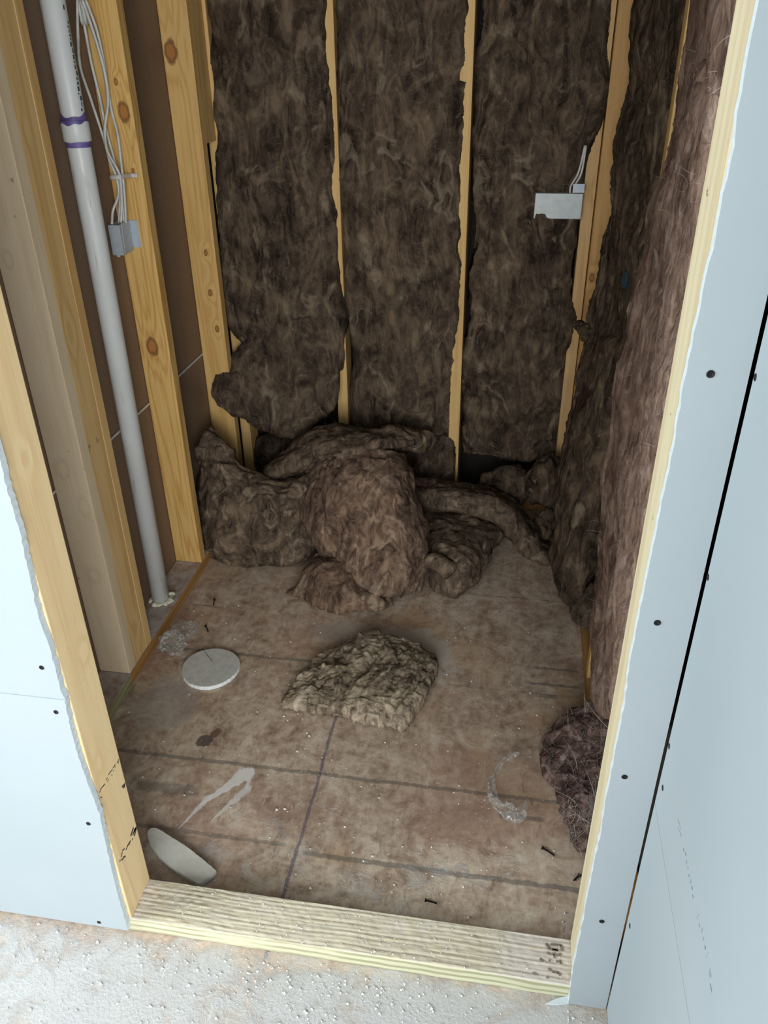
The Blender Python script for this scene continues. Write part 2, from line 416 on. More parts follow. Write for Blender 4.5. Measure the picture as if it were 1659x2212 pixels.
    def seg(c, p0, p1, r0, colr, a, k=.5, sc=70):
        p0 = Vector((*p0, 0)); p1 = Vector((*p1, 0)); dv = p1-p0; L2 = dv.length_squared
        vv = n.vmath('SUBTRACT', n.map((1, 1, 0)), tuple(p0)); dn = n.new('ShaderNodeVectorMath'); dn.operation = 'DOT_PRODUCT'; n.put(dn.inputs[0], vv); dn.inputs[1].default_value = tuple(dv/L2)
        t = n.math('ADD', dn.outputs['Value'], 0., clamp=True); sc_ = n.new('ShaderNodeVectorMath'); sc_.operation = 'SCALE'; sc_.inputs[0].default_value = tuple(dv); n.put(sc_.inputs['Scale'], t)
        d = n.math('DIVIDE', n.vmath('DISTANCE', vv, sc_.outputs[0]), n.math('MULTIPLY', n.math('SUBTRACT', 1.1, t), r0))
        nz = n.noise(sc, n.map((1, .35, 1), rot=(0, 0, .55)), 7, .75)
        d = n.math('ADD', d, n.math('MULTIPLY', n.math('SUBTRACT', nz, .5), k*4))
        return n.mix(n.math('MULTIPLY', n.step(d, 1.05, .75), a), c, colr)
    col = seg(col, (.098, .415), (.02, .31), .020, 'ddd8d0', .85, .55); col = seg(col, (.03, .33), (-.005, .24), .008, 'ddd8d0', .7, .7)
    col = seg(col, (.108, .415), (.113, .365), .008, 'd5d0c8', .8, .7); col = seg(col, (.113, .37), (.06, .27), .012, 'd5d0c8', .75, .9)
    col = blob(col, .40, .90, .16, .12, 0, 'c4beb4', .6, .8, 22)
    col = blob(col, .24, .98, .14, .05, 0, 'aaa398', .5, .7, 20)
    col = blob(col, -.04, .50, .02, .022, .5, '443833', .8, .4, 60); col = blob(col, -.02, .53, .012, .018, .1, '6a4a40', .8, .4, 60)
    # print left by a rounded sheet
    col = blob(col, -.185, .60, .095, .085, .2, 'a09890', .45, .03, 10)
    col = blob(col, -.19, .68, .07, .05, .1, 'a8a098', .35, .03, 10)
    sp = n.math('MULTIPLY', n.step(n.vor(95), .16, .08), n.step(n.noise(14, det=3), .45, .6)); col = n.mix(n.math('MULTIPLY', sp, .8), col, 'ded9d0')
    wear = n.step(n.noise(150, n.map((1, .05, 1), rot=(0, 0, -.55)), 3, .5), .66, .72); wear = n.math('MULTIPLY', wear, n.step(n.noise(7, det=2), .45, .6))
    col = n.mix(n.math('MULTIPLY', wear, .5), col, 'd8d2ca')
    h = n.math('ADD', n.math('MULTIPLY', dm, .8), n.math('ADD', n.math('MULTIPLY', streak, .4), n.math('MULTIPLY', n.noise(160, det=4), n.math('ADD', .15, n.math('MULTIPLY', fy, .7)))))
    return n.done(col, .85, n.bump(h, .5, .004), .2)
M_FLOOR = floor_mat()
Y0 = -3.3; X0 = -2.5; H = 2.44; X2 = 3.0; YE = -1.05
fl = G().box((X0, Y0, -.02), (X2, 1.95, 0)).make('floor', M_FLOOR, origin=(0, 0, 0)); tag(fl, kind='structure')
tag(G().box((X0-.1, Y0-.1, H), (X2+.1, 2.1, H+.05)).make('ceiling', M_DRY), kind='structure')
# front wall drywall: ragged saw-cut edge beside the opening
def ragged(px, Y, seed, a=.0012, step=.006):
    r = random.Random(seed); P = [at(x, y, Y=Y) for x, y in px]; out = []
    for i in range(len(P)-1):
        k = max(1, int((P[i+1]-P[i]).length/step))
        for j in range(k):
            q = P[i].lerp(P[i+1], j/k); out.append(Vector((q.x+r.uniform(-a, a), Y, q.z)))
    out.append(P[-1]); return out
LE = [(0, 990), (16, 1060), (45, 1157), (61, 1235), (83, 1332), (106, 1397), (134, 1500), (139, 1510), (158, 1598), (186, 1683), (215, 1759), (230, 1830), (251, 1919), (276, 2008)]
YD = -.0127
le = ragged(LE, YD, 3); zs = at(138, 1512, Y=YD).z
le = [p for p in le]; le[-1].z = .018
def panel(pts, name='wall_front', back=.0127):
    g = G().prism(pts, (0, back-.0006, 0)); o = g.make(name, M_DRY); o.data.materials.append(M_GYP)
    for f in o.data.polygons:
        if abs(f.normal.y) < .5: f.material_index = 1
    tag(o, kind='structure'); return o
topx = le[0].x
up = [Vector((topx, YD, 2.05)), Vector((topx, YD, 1.6))]+[p for p in le if p.z > zs+.0012]
xz = min(le, key=lambda p: abs(p.z-zs)).x
wf1 = panel([Vector((X0, YD, 2.05))]+up+[Vector((xz, YD, zs+.001)), Vector((X0, YD, zs+.001))])
lo_ = [p for p in le if p.z < zs-.0012]
wf2 = panel([Vector((X0, YD, zs-.001)), Vector((xz, YD, zs-.001))]+lo_+[Vector((X0, YD, .018))])
panel([Vector((X0, YD, 2.052)), Vector((.907, YD, 2.052)), Vector((.907, YD, H)), Vector((X0, YD, H))])
RE = [(1639, 0), (1615, 111), (1594, 243), (1585, 317), (1563, 418), (1541, 539), (1525, 600), (1500, 720), (1478, 828), (1450, 990), (1421, 1125), (1401, 1235), (1381, 1328), (1360, 1434), (1350, 1515), (1330, 1622), (1310, 1718), (1296, 1809), (1282, 1869), (1258, 1996), (1238, 2091), (1228, 2163)]
re_ = ragged(RE, YD, 5, .0008, .012); re_[-1].z = .004; re_ = [Vector((re_[0].x, YD, 2.05))]+re_
# narrow strip right of the opening, its far edge stops just short of the corner
wf3 = panel([re_[-1]]+[Vector((.9058, YD, .004)), Vector((.9035, YD, .6)), Vector((.9035, YD, 2.05))]+re_[:-1], 'wall_front')
# right wall of the front room, two sheets with a hairline joint, printed edge
XW = .907; zj = .553
def rpanel(a, b, y1=-.0150):
    o = G().box((XW, YE, a), (XW+.0127, y1, b), .0012).make('wall_right', M_DRY); tag(o, kind='structure'); return o
wr1 = rpanel(.012, zj-.0007); wr2 = rpanel(zj+.0007, H)
tag(G().box((XW+.0135, YE, 0), (XW+.03, -.0, H)).make('wall_right', M_DARK), kind='structure')
# screws in the drywall: black heads in small dimples
def screw_at(parent, p, nrm, r=.0042):
    g = G(); p = Vector(p); nrm = Vector(nrm)
    ref = Vector((0, 0, 1)); u = ref.cross(nrm).normalized(); v = nrm.cross(u); n0 = len(g.V); k = 16
    prof = [(1.0, .0004), (.92, .0009), (.5, .0007), (.38, .0001)]
    for rr, hh in prof:
        for i in range(k):
            a = 2*math.pi*i/k; g.V.append(tuple(p+(u*math.cos(a)+v*math.sin(a))*r*rr+nrm*hh))
    for j in range(len(prof)-1):
        for i in range(k):
            a = n0+j*k+i; b = n0+j*k+(i+1) % k; g.F.append([a, b, b+k, a+k])
    g.F.append([n0+(len(prof)-1)*k+i for i in range(k)])
    return g.make('drywall_screw', M_SCREW, parent)
for x, y, pr in [(90, 1442, wf1), (121, 1538, wf2), (191, 1779, wf2), (214, 1992, wf2)]:
    screw_at(pr, at(x, y, Y=YD), (0, -1, 0))
for x, y in [(1535, 808), (1420, 1345), (1349, 1678), (1300, 1990)]: screw_at(wf3, at(x, y, Y=YD), (0, -1, 0), .0045)
for x, y in [(1632, 815), (1530, 1247), (1446, 1612), (1432, 1702), (1361, 2000)]:
    screw_at(wr2 if at(x, y, X=XW).z > zj else wr1, at(x, y, X=XW), (-1, 0, 0))
# faint manufacturer's print along the sheet joint (unreadable dashes)
M_PRINT = plain('pale_grey_print', '7f8a90', .8)
g = G(); r = random.Random(4)
for a, b in [((1465, 1768), (1472, 1815)), ((1477, 1830), (1499, 1948)), ((1507, 1975), (1531, 2075)), ((1533, 2095), (1540, 2150))]:
    A, B = at(*a, X=XW), at(*b, X=XW); nn = max(1, int((B-A).length/.009))
    for i in range(nn):
        q = A.lerp(B, (i+.3)/nn); hh = .004; ln = .006 if nn > 3 else .012
        for k in range(2):
            z = q.z+r.uniform(-hh, hh); L = r.uniform(.3, 1)*ln
            g.box((XW-.0002, q.y-L/2, z-.0009), (XW-.00003, q.y+L/2, z+.0009))
g.make('printed_edge_marks', M_PRINT, wr2)
# rest of the front room
def wallx(name, x, a, b, openings):
    g = G(); y = a
    for (o0, o1, z0, z1) in openings:
        g.box((x-.06, y, 0), (x, o0, H)); g.box((x-.06, o0, 0), (x, o1, z0)); g.box((x-.06, o0, z1), (x, o1, H)); y = o1
    g.box((x-.06, y, 0), (x, b, H)); o = g.make(name, M_DRY); tag(o, kind='structure'); return o
wallx('wall_left', X0, Y0, -.013, [(-1.75, -.35, .75, 2.15)])
g = G(); g.box((X0, Y0-.06, 0), (-.65, Y0, H)); g.box((.43, Y0-.06, 0), (.5, Y0, H)); g.box((-.65, Y0-.06, 0), (.43, Y0, .65)); g.box((-.65, Y0-.06, 2.3), (.43, Y0, H)); g.box((2.65, Y0-.06, 0), (X2, Y0, H)); g.box((.5, Y0-.06, 0), (2.65, Y0, .65)); g.box((.5, Y0-.06, 2.3), (2.65, Y0, H))
tag(G().box((XW+.031, YE, 0), (X2, YE+.06, H)).make('wall_front', M_DRY), kind='structure')
tag(G().box((X2, Y0, 0), (X2+.06, YE, H)).make('wall_right', M_DRY), kind='structure')
tag(g.make('wall_back', M_DRY), kind='structure')
M_FRAME = plain('white_window_frame', 'e8e8e4', .4)
def win(name, box_, ax):
    (a0, b0, c0), (a1, b1, c1) = box_; g = G(); t = .05
    if ax == 'x':
        g.box((a0, b0, c0), (a1, b0+t, c1)); g.box((a0, b1-t, c0), (a1, b1, c1)); g.box((a0, b0, c0), (a1, b1, c0+t)); g.box((a0, b0, c1-t), (a1, b1, c1)); g.box((a0, b0, (c0+c1)/2-.02), (a1, b1, (c0+c1)/2+.02))
    else:
        g.box((a0, b0, c0), (a0+t, b1, c1)); g.box((a1-t, b0, c0), (a1, b1, c1)); g.box((a0, b0, c0), (a1, b1, c0+t)); g.box((a0, b0, c1-t), (a1, b1, c1)); g.box((a0, b0, (c0+c1)/2-.02), (a1, b1, (c0+c1)/2+.02))
    tag(g.make(name, M_FRAME), kind='structure')
win('window_1', ((X0-.05, -1.75, .75), (X0-.01, -.35, 2.15)), 'x')
win('added_window', ((-.65, Y0-.05, .65), (.43, Y0-.01, 2.3)), 'y')  # unseen frame added around the fill lamp
win('window_2', ((.5, Y0-.05, .65), (2.65, Y0-.01, 2.3)), 'y')
# closet shell
pl = []
for a, b in [(.0, .6033), (.6047, 1.9), (1.9014, H)]:
    o = G().box((XP-.0127, .02, a), (XP-.0003, 1.92, b)).make('wall_left', M_PAPER); tag(o, kind='structure'); pl.append(o)
tag(G().box((XP-.004, .02, .594), (XP+.0008, 1.78, .6)).make('trim_1', plain('white_joint_compound', 'dcdcd8', .8)), kind='structure')
tag(G().box((-.45, 1.93, 0), (1.05, 1.95, H)).make('wall_back', M_DARK), kind='structure')
tag(G().box((.99, .0, 0), (1.01, 1.93, H)).make('wall_right', M_DARK), kind='structure')

# ------------------------------------------------------------------ lumber
def stud(a, b, mat, label, name='wall_stud', cat='stud', group=None, parts=None, bev=.0022):
    o = G().box(a, b, bev).make(name, mat, smooth=False); tag(o, label, cat, group); return o
M_T = wood('treated_pine', 'c9c6a2', '8f8a66', 'x', ring=240, dirt=.1, rough=.8, dust=.55, contrast=1.5)
M_PLATE = wood('dusty_bottom_plate', 'b98a50', '7c5226', 'y', ring=70, dirt=.2, dust=0., rough=.7)
M_JAMB = wood('pale_jamb_pine', 'e4ca9c', 'cda674', 'z', [(.03, 0, .98, .006), (.03, .02, .62, .006), (.03, -.02, .40, .005)], ring=40, dirt=.3, contrast=.8)
M_S1 = wood('weathered_beige_pine', 'ecd6b4', 'cdb08c', 'z', [(.005, -.03, .32, .006), (.02, -.03, .52, .006), (-.012, -.03, .62, .007), (-.02, -.03, 1.1, .006)], ring=26, dirt=.5, contrast=.7)
M_S2 = wood('orange_pine', 'e8c48a', 'c89652', 'z', [(.0, .0, .10, .009), (.0, -.01, .93, .012), (.0, -.02, 1.33, .006)], ring=60, dirt=.2)
M_S3 = wood('knotty_yellow_pine', 'e0b872', 'bb853f', 'z', [(-.005, -.02, .735, .016), (.02, -.02, 1.335, .014), (.012, -.02, 1.4, .005), (.02, -.02, 1.2, .004)], ring=95, dirt=.15, contrast=1.2)
M_S4 = wood('yellow_pine_with_small_knots', 'e0b874', 'bf8b48', 'z', [(.01, -.02, .77, .007), (.02, -.02, .65, .007), (.012, -.02, .90, .006), (-.02, -.02, 1.46, .018)], ring=60, dirt=.12)
M_ST = wood('plain_yellow_pine', 'deb87a', 'bf8c4c', 'z', [(.008, -.02, .50, .006), (.004, -.02, .77, .005)], ring=45, dirt=.1)
M_ST2 = wood('tan_pine', 'd6b07a', 'b28752', 'z', [(-.004, -.02, .52, .009), (.004, -.02, 1.08, .009), (-.012, -.02, .83, .006)], ring=45, dirt=.12)
M_JR = wood('pale_scuffed_pine', 'cfc2a2', 'b39c76', 'z', [], ring=38, dirt=1.0, contrast=.9)

ZP = .038
# threshold: finely modelled ridged grain on the treated plate
def threshold():
    nx, ny = 420, 60; X1, X2, Y1, Y2 = -.06, .93, 0.0, .089
    pts = []
    prof = [(Y1, .001), (Y1, .02), (Y1, .035)]
    xs = np.linspace(X1, X2, nx); ys = np.linspace(Y1+.0015, Y2-.0015, ny)
    V = []
    for y, z in prof: V.append(np.stack([xs, np.full(nx, y), np.full(nx, z)], 1))
    for y in ys: V.append(np.stack([xs, np.full(nx, y), np.full(nx, ZP)], 1))
    for y, z in [(Y2, .035), (Y2, .02), (Y2, .001)]: V.append(np.stack([xs, np.full(nx, y), np.full(nx, z)], 1))
    V = np.array(V); P = V.reshape(-1, 3)
    warp = .006*noise(P*np.array([1, 0, 0]), 4, 3)+.003*noise(P*np.array([1, .3, 0]), 14, 4)
    q = P.copy(); ph = (q[:, 1]+warp)*2*np.pi/.0085; rg = np.sin(ph+1.5*noise(P*np.array([.2, 1, 0]), 30, 8))
    top = (P[:, 2] > .0375); P[top, 2] += (.0003*rg+.0006*fbm(P, 90, 2, 2))[top]
    fr = (P[:, 1] < .0005) & ~top; P[fr, 1] += (.0006*np.sin(P[:, 2]*900+P[:, 0]*3))[fr]
    rows = len(V); idx = np.arange(rows*nx).reshape(rows, nx)
    F = np.stack([idx[:-1, :-1], idx[:-1, 1:], idx[1:, 1:], idx[1:, :-1]], -1).reshape(-1, 4).tolist()
    F += [list(idx[:, 0])[::1], list(idx[:, -1])[::-1]]
    return mesh('bottom_plate', P, F, None, origin=(.42, .045, 0), smooth=True)
def thr_mat():
    n = N('treated_threshold_pine'); X, Y, Z = n.xyz()
    wv = n.math('ADD', Y, n.math('MULTIPLY', n.math('SUBTRACT', n.noise(4, n.map((1, .3, .3)), 3), .5), .022))
    wv = n.math('ADD', wv, n.math('MULTIPLY', Z, .8))
    rg = n.math('SINE', n.math('ADD', n.math('MULTIPLY', wv, 470.), n.math('MULTIPLY', n.noise(30, n.map((.1, 1, 1)), 3), 7.))); rg = n.math('MULTIPLY', n.step(rg, -.4, .95), n.step(n.noise(16, n.map((.4, 1, 1)), 4), .3, .55))
    col = n.mix(rg, 'cfc6a8', 'a69878'); fine = n.noise(300, n.map((.03, 1, 1)), 4); col = n.mix(n.math('MULTIPLY', n.step(fine, .4, .7), .4), col, 'a89a70')
    frt = n.step(Z, .0365, .034); col = n.mix(n.math('MULTIPLY', frt, .75), col, n.mix(rg, 'b9b99c', '929274'))
    top = n.math('SUBTRACT', 1., frt)
    ds = n.noise(22, det=8, rough=.72, dist=.5); rt = n.step(X, .24, .36); lt = n.step(X, -.37, -.44)
    amt = n.math('ADD', n.step(ds, .50, .72), n.math('MULTIPLY', n.math('ADD', rt, lt), n.step(ds, .30, .42)), clamp=True)
    col = n.mix(n.math('MULTIPLY', n.math('MULTIPLY', amt, top), .85), col, 'c8beb6')
    col = n.mix(n.math('MULTIPLY', n.math('MULTIPLY', n.noise(60, det=5), top), .75), col, 'bdb3a6')
    return n.done(col, .85, n.bump(n.math('ADD', rg, n.noise(160, det=4)), .35, .0012), .2)
th = threshold(); th.data.materials.append(thr_mat()); tag(th, 'greenish treated wood plate with ridged grain lying across the opening as a dusty sill', 'sill plate')
# worn ink letters at the right end of the sill
g = G(); r = random.Random(12)
def mark(px, py, dx, dy, hw=.0022):
    a, b = at(px, py, Z=.0392), at(px+dx, py+dy, Z=.0392); t = (b-a).normalized(); s = Vector((-t.y, t.x, 0))*hw
    g.prism([a-s, b-s, b+s, a+s], (0, 0, .0004))
for m in [(1180, 2038, 6, 12), (1186, 2050, 20, 4), (1190, 2040, 22, 2), (1212, 2042, 3, 12), (1193, 2050, 12, 2), (1181, 2058, 8, 3), (1192, 2060, 5, 4), (1198, 2058, 0, 12), (1204, 2064, 8, -4), (1166, 2071, 9, 6), (1185, 2074, 5, 3), (1201, 2076, 5, 2), (1209, 2074, 3, 8), (1184, 2092, 7, 5), (1192, 2099, 14, 2), (1205, 2101, 6, 6), (1151, 2102, 8, 2), (1180, 2111, 5, 1)]: mark(*m)
g.make('grade_stamp', plain('faded_ink', '85776a', .9, 0, .2), th)
# left closet plate
lp = G().box((XP+.0008, .09, 0), (XL, YB-.001, ZP), .002).make('bottom_plate', M_PLATE)
n = N('dust_covered_plate'); c = n.mix(n.step(n.noise(24, det=7, rough=.7), .36, .62), 'a38a78', 'bcb4ac'); c = n.mix(n.step(n.noise(30, n.map(loc=(2, 0, 0)), 3), .64, .7), c, '6a6058')
lpm = n.done(c, .9, n.bump(n.noise(80, det=5), .5, .002)); lp.data.materials.append(lpm)
for f in lp.data.polygons:
    if f.normal.z > .7: f.material_index = 1
tag(lp, 'orange-brown bottom plate along the left wall under the studs, dusty on top', 'bottom plate')
lpt = G().box((XP+.001, .1, 0), (XL+.0012, .668, ZP+.0006), .001).make('plate_end', wood('green_treated_plate', 'a8a27c', '6f6a48', 'y', ring=200, dust=.2, contrast=1.4), lp); lpt['label'] = 'greenish treated front length'; lpt.data.materials.append(lpm)
for f in lpt.data.polygons:
    if f.normal.z > .7: f.material_index = 1
bp = G().box((XP+.1, YB+.002, 0), (.865, YB+.088, ZP), .002).make('bottom_plate', M_PLATE); tag(bp, 'bottom plate on the floor beneath the back wall studs', 'bottom plate')
rp = G().box((.914, .092, 0), (.986, YB-.06, ZP), .002).make('bottom_plate', M_PLATE); tag(rp, 'bottom plate along the foot of the insulated right wall', 'bottom plate')

T = 2.40
jl = stud((-.038, .0005, ZP+.0005), (0, .0885, 2.05), M_JAMB, 'pale pine jamb stud at left side of the opening, ink stamped near its foot', 'jamb_stud', 'stud')
g = G(); r = random.Random(5)
def jmark(px, py, dx, dy, hw=.0009):
    a, b = at(px, py, X=0), at(px+dx, py+dy, X=0); t = (b-a).normalized(); s = Vector((0, -t.z, t.y))*hw
    g.prism([a-s, b-s, b+s, a+s], (.0004, 0, 0))
for m in [(215, 1712, 3, -9), (218, 1704, 6, -8), (222, 1699, 5, -6), (229, 1685, 3, -5), (232, 1689, 2, -6), (234, 1674, 5, -8), (239, 1667, 4, -6), (244, 1659, 5, -8), (241, 1676, 1, -4), (248, 1658, 1, -3), (244, 1667, 1, -3), (253, 1648, 3, -8), (255, 1650, 1, -6), (217, 1722, 3, 1)]: jmark(*m)
g.make('grade_stamp', M_INK, jl); g = G()
for m in [(258, 1862, 2, -5), (261, 1852, 3, -11), (262, 1858, 5, -4), (266, 1852, 5, -2), (264, 1838, 5, -5), (272, 1836, 4, -10), (274, 1829, 5, -9), (279, 1822, 3, -6), (278, 1826, 3, -9), (285, 1815, 2, -5)]: jmark(*m, hw=.0014)
for m in [(282, 1806, 6, -18), (286, 1804, 7, -15), (290, 1806, 4, -16), (289, 1795, 6, -8)]: jmark(*m, hw=.0026)
g.make('grade_stamp', M_INK, jl); g = G()
for m in [(263, 1700, 7, -7), (266, 1702, 4, -4)]: jmark(*m, hw=.002)
g.make('grade_stamp', M_INK, jl)
stud((-.115, .0005, ZP+.0005), (-.0385, .0885, 2.05), M_ST, 'stud hidden behind the left jamb, carrying the drywall', 'jamb_stud', 'stud')
jr = stud((W, .0005, ZP+.0005), (W+.038, .0885, 2.05), M_JR, 'pale scuffed pine jamb stud edging the white drywall strip on the right', 'jamb_stud', 'stud')
stud((W+.0385, .0135, 0.0005), (W+.058, .0885, 2.05), M_ST, 'stud concealed behind the narrow drywall strip', 'jamb_stud', 'stud')
stud((-.115, .0005, 2.0505), (.91, .0885, 2.20), M_ST, 'header timber spanning the top of the opening', 'header', 'header')
GL = 'studs of the left closet wall'
stud((XP+.001, .668, ZP+.001), (XL, .706, T), M_S1, 'weathered beige stud nearest the opening on the left wall', group=GL)
s2 = stud((XL-.036, .7065, ZP+.001), (XL-.0008, .7790, T), M_S2, 'orange stud set flatwise beside the beige stud, small ink stamp at mid height', group=GL)
stud((XP+.001, .7795, ZP+.001), (XL, .812, T), wood('orange_edge_pine', 'e6c084', 'c4904e', 'z', [(.02, 0, .3, .004)], ring=30, dirt=.15), 'narrow stud edge just before the white pipe', group=GL)
s3 = stud((XP+.001, 1.2145, ZP+.001), (XL, 1.2525, T), M_S3, 'yellow pine stud with a large red knot, right behind the white pipe', group=GL)
s4 = stud((XP+.001, 1.660, ZP+.001), (XL, 1.698, T), M_S4, 'last left wall stud before the corner, a few small round knots', group=GL)
GB = 'studs of the back wall'
stud((-.336, YB, ZP+.001), (-.300, YB+.088, T), M_ST, 'corner stud partly covered by the left back batt', group=GB)
stud((XL-.05, 1.70, 1.255), (XL-.002, YB-.002, T), M_ST, 'short wood spacer block filling the gap in the back left corner', 'spacer_block', 'wood block')
stud((.043, YB, ZP+.001), (.081, YB+.088, T), M_ST, 'back wall stud between the left and middle batts', group=GB)
stud((.449, YB, ZP+.001), (.487, YB+.088, T), M_ST, 'back wall stud between the middle and right batts', group=GB)
stud((.835, YB, ZP+.001), (.8705, YB+.088, T), M_ST2, 'tan stud with knots in the back right corner beside the metal box', group=GB)
stud((.8725, YB-.030, ZP+.001), (.96, YB+.008, T), wood('darker_orange_pine', 'd0a266', 'aa7840', 'z', [(-.03, -.02, .83, .008)], ring=30, dirt=.1), 'orange stud starting the right wall, tight against the tan corner stud')  # darker, oranger lumber than the tan corner stud
stud((.914, .832, ZP+.001), (.985, .870, T), M_ST, 'right wall stud showing as a thin strip between two batts')

# stamp on orange stud
def text_on(txt, size, loc, rot, parent, name='grade_stamp'):
    cu = bpy.data.curves.new('t', 'FONT'); cu.body = txt; cu.size = size; cu.extrude = .0001; cu.space_line = .8
    o = bpy.data.objects.new('t', cu); S.collection.objects.link(o); o.location = loc; o.rotation_euler = rot
    bpy.context.view_layer.update(); dg = bpy.context.evaluated_depsgraph_get(); me = bpy.data.meshes.new_from_object(o.evaluated_get(dg))
    Vv = [tuple(o.matrix_world @ v.co) for v in me.vertices]; Ff = [list(p.vertices) for p in me.polygons]
    bpy.data.objects.remove(o)
    return mesh(name, Vv, Ff, M_INK, parent)
p = at(186, 975, X=XL); text_on('1155\nKD', .012, (XL-.0005, p.y, p.z), (math.pi/2, 0, math.pi/2), s2)
p = at(209, 955, X=XL); text_on('S\nHT', .010, (XL-.0005, p.y, p.z+.004), (math.pi/2, 0, math.pi/2), s2)

# ------------------------------------------------------------------ pipe, cables, boxes
def pvc():
    n = N('white_pvc'); X, Y, Z = n.xyz(); v = n.map((1, 1, .08))
    c = n.mix(n.step(n.noise(60, v, 5, .6), .62, .72), 'e2e3e0', 'a8a498'); c = n.mix(n.step(n.noise(5), .4, .7), c, 'd8d9d6')
    return n.done(c, .38, None, .5)
M_PVC = pvc(); M_PURP = plain('purple_primer', '7a68a8', .5, 0, .25)
pc0 = at(348, 1296, Z=ZP); pc1 = at(113, 0, X=pc0.x); pipe = root('drain_pipe', (pc0.x, pc0.y, ZP), 'white plastic pipe standing in the left wall with purple primer at its coupling', 'pipe')
dirp = (pc1-pc0).normalized(); ptop = pc0+dirp*((T-ZP)/dirp.z)
R_ = .0265; G().tube([pc0+dirp*.001, pc0.lerp(ptop, .5), ptop], R_, 40).make('pipe', M_PVC, pipe, smooth=True)
def alongp(px, py):
    q = at(px, py, X=pc0.x); return pc0+dirp*((q.z-pc0.z)/dirp.z)
ca, cb = alongp(155, 262), alongp(166, 306)
cp = G().tube([cb, cb+dirp*.002, ca-dirp*.002, ca], [R_+.003, R_+.0045, R_+.0045, R_+.0035], 40).make('coupling', M_PVC, pipe, smooth=True)
def ring(p, h, seed, wv=.004):
    V = []; F = []; k = 60; r = random.Random(seed); t0 = dirp; u = Vector((1, 0, 0)); u = (u-t0*u.dot(t0)).normalized(); v = t0.cross(u)
    for j in range(2):
        for i in range(k):
            a = 2*math.pi*i/k; off = wv*math.sin(a*2+seed)+wv*.5*math.sin(a*5+1)
            V.append(p+(u*math.cos(a)+v*math.sin(a))*(R_+.0005)+t0*(h if j else 0)+t0*(off if j else 0))
    for i in range(k): F.append([i, (i+1) % k, k+(i+1) % k, k+i])
    return mesh('primer_ring', V, F, M_PURP, pipe, smooth=True)
ring(ca-dirp*.002, .014, 1); ring(cb-dirp*.012, .012, 2, .001)
V = []; k = 60; F = []
t0 = dirp; u = (Vector((1, 0, 0))-t0*t0.x).normalized(); v = t0.cross(u)
for j in range(2):
    for i in range(k):
        a = 2*math.pi*i/k; V.append(ca+(u*math.cos(a)+v*math.sin(a))*(R_+.0050)-t0*(-.001 if j else .004+.003*math.sin(a*2+4.5)+.002*math.sin(a*7)))
for i in range(k): F.append([i, (i+1) % k, k+(i+1) % k, k+i])
mesh('primer_ring', V, F, M_PURP, pipe, smooth=True)
# blurred green-black print running up the pipe
M_GP = plain('green_pipe_print', '3e5650', .7); r = random.Random(2); g = G()
ang = math.atan2(-.50, .86); base = ca+dirp*.02; L = (ptop-base).length
s_ = 0
while s_ < min(L, .62):
    ln = r.choice([.006, .009, .004]);
    for kk in range(2):
        aa = ang+.35+r.uniform(-.14, .14); aa2 = aa+r.uniform(.05, .18); c0 = base+dirp*s_
        def q(a_, h): return c0+(Vector((math.cos(a_), math.sin(a_), 0)))*(R_+.0003)+dirp*h
        n0 = len(g.V); g.V += [tuple(q(aa, 0)), tuple(q(aa2, 0)), tuple(q(aa2, ln)), tuple(q(aa, ln))]; g.F.append([n0, n0+1, n0+2, n0+3])
    s_ += ln+(.003 if r.random() > .12 else .02)
g.make('printed_marking', M_GP, pipe)
# foam bead round the foot
def lump(c, rad, seed, sc=(1, 1, 1), amp=.35, f=1.5, n_=24, m_=16):
    V = []; F = []
    for j in range(m_+1):
        th_ = math.pi*j/m_
        for i in range(n_):
            a = 2*math.pi*i/n_; V.append((math.sin(th_)*math.cos(a), math.sin(th_)*math.sin(a), math.cos(th_)))
    V = np.array(V); d = 1+amp*fbm(V+seed, f, 3, seed); V = V*d[:, None]*rad*np.array(sc)+np.array(tuple(c))
    for j in range(m_):
        for i in range(n_):
            a = j*n_+i; b = j*n_+(i+1) % n_; F.append([a, a+n_, b+n_, b])
    return V, np.array(F)
g = G(); V = []; F = []; k = 64; sg = 12
for i in range(k):
    a = 2*math.pi*i/k; nn = noise(np.array([[math.cos(a), math.sin(a), 0]]), 3.2, 5)[0]; n2 = noise(np.array([[math.cos(a), math.sin(a), 0]]), 9, 6)[0]
    rr = .0075+.004*nn+.003*n2; cc = R_+.004+.004*nn
    for j in range(sg):
        b = 2*math.pi*j/sg; V.append((pc0.x+math.cos(a)*(cc+rr*1.3*math.cos(b)), pc0.y+math.sin(a)*(cc+rr*1.3*math.cos(b)), ZP+.003+max(-.002, rr*math.sin(b))))
for i in range(k):
    for j in range(sg): F.append([i*sg+j, ((i+1) % k)*sg+j, ((i+1) % k)*sg+(j+1) % sg, i*sg+(j+1) % sg])
M_FOAM = plain('cream_foam_sealant', 'e6dfc6', .8, 0, .1, 90)
tag(mesh('foam_sealant', V, F, M_FOAM, smooth=True), 'cream bead of foam sealant round the foot of the white pipe', 'sealant')

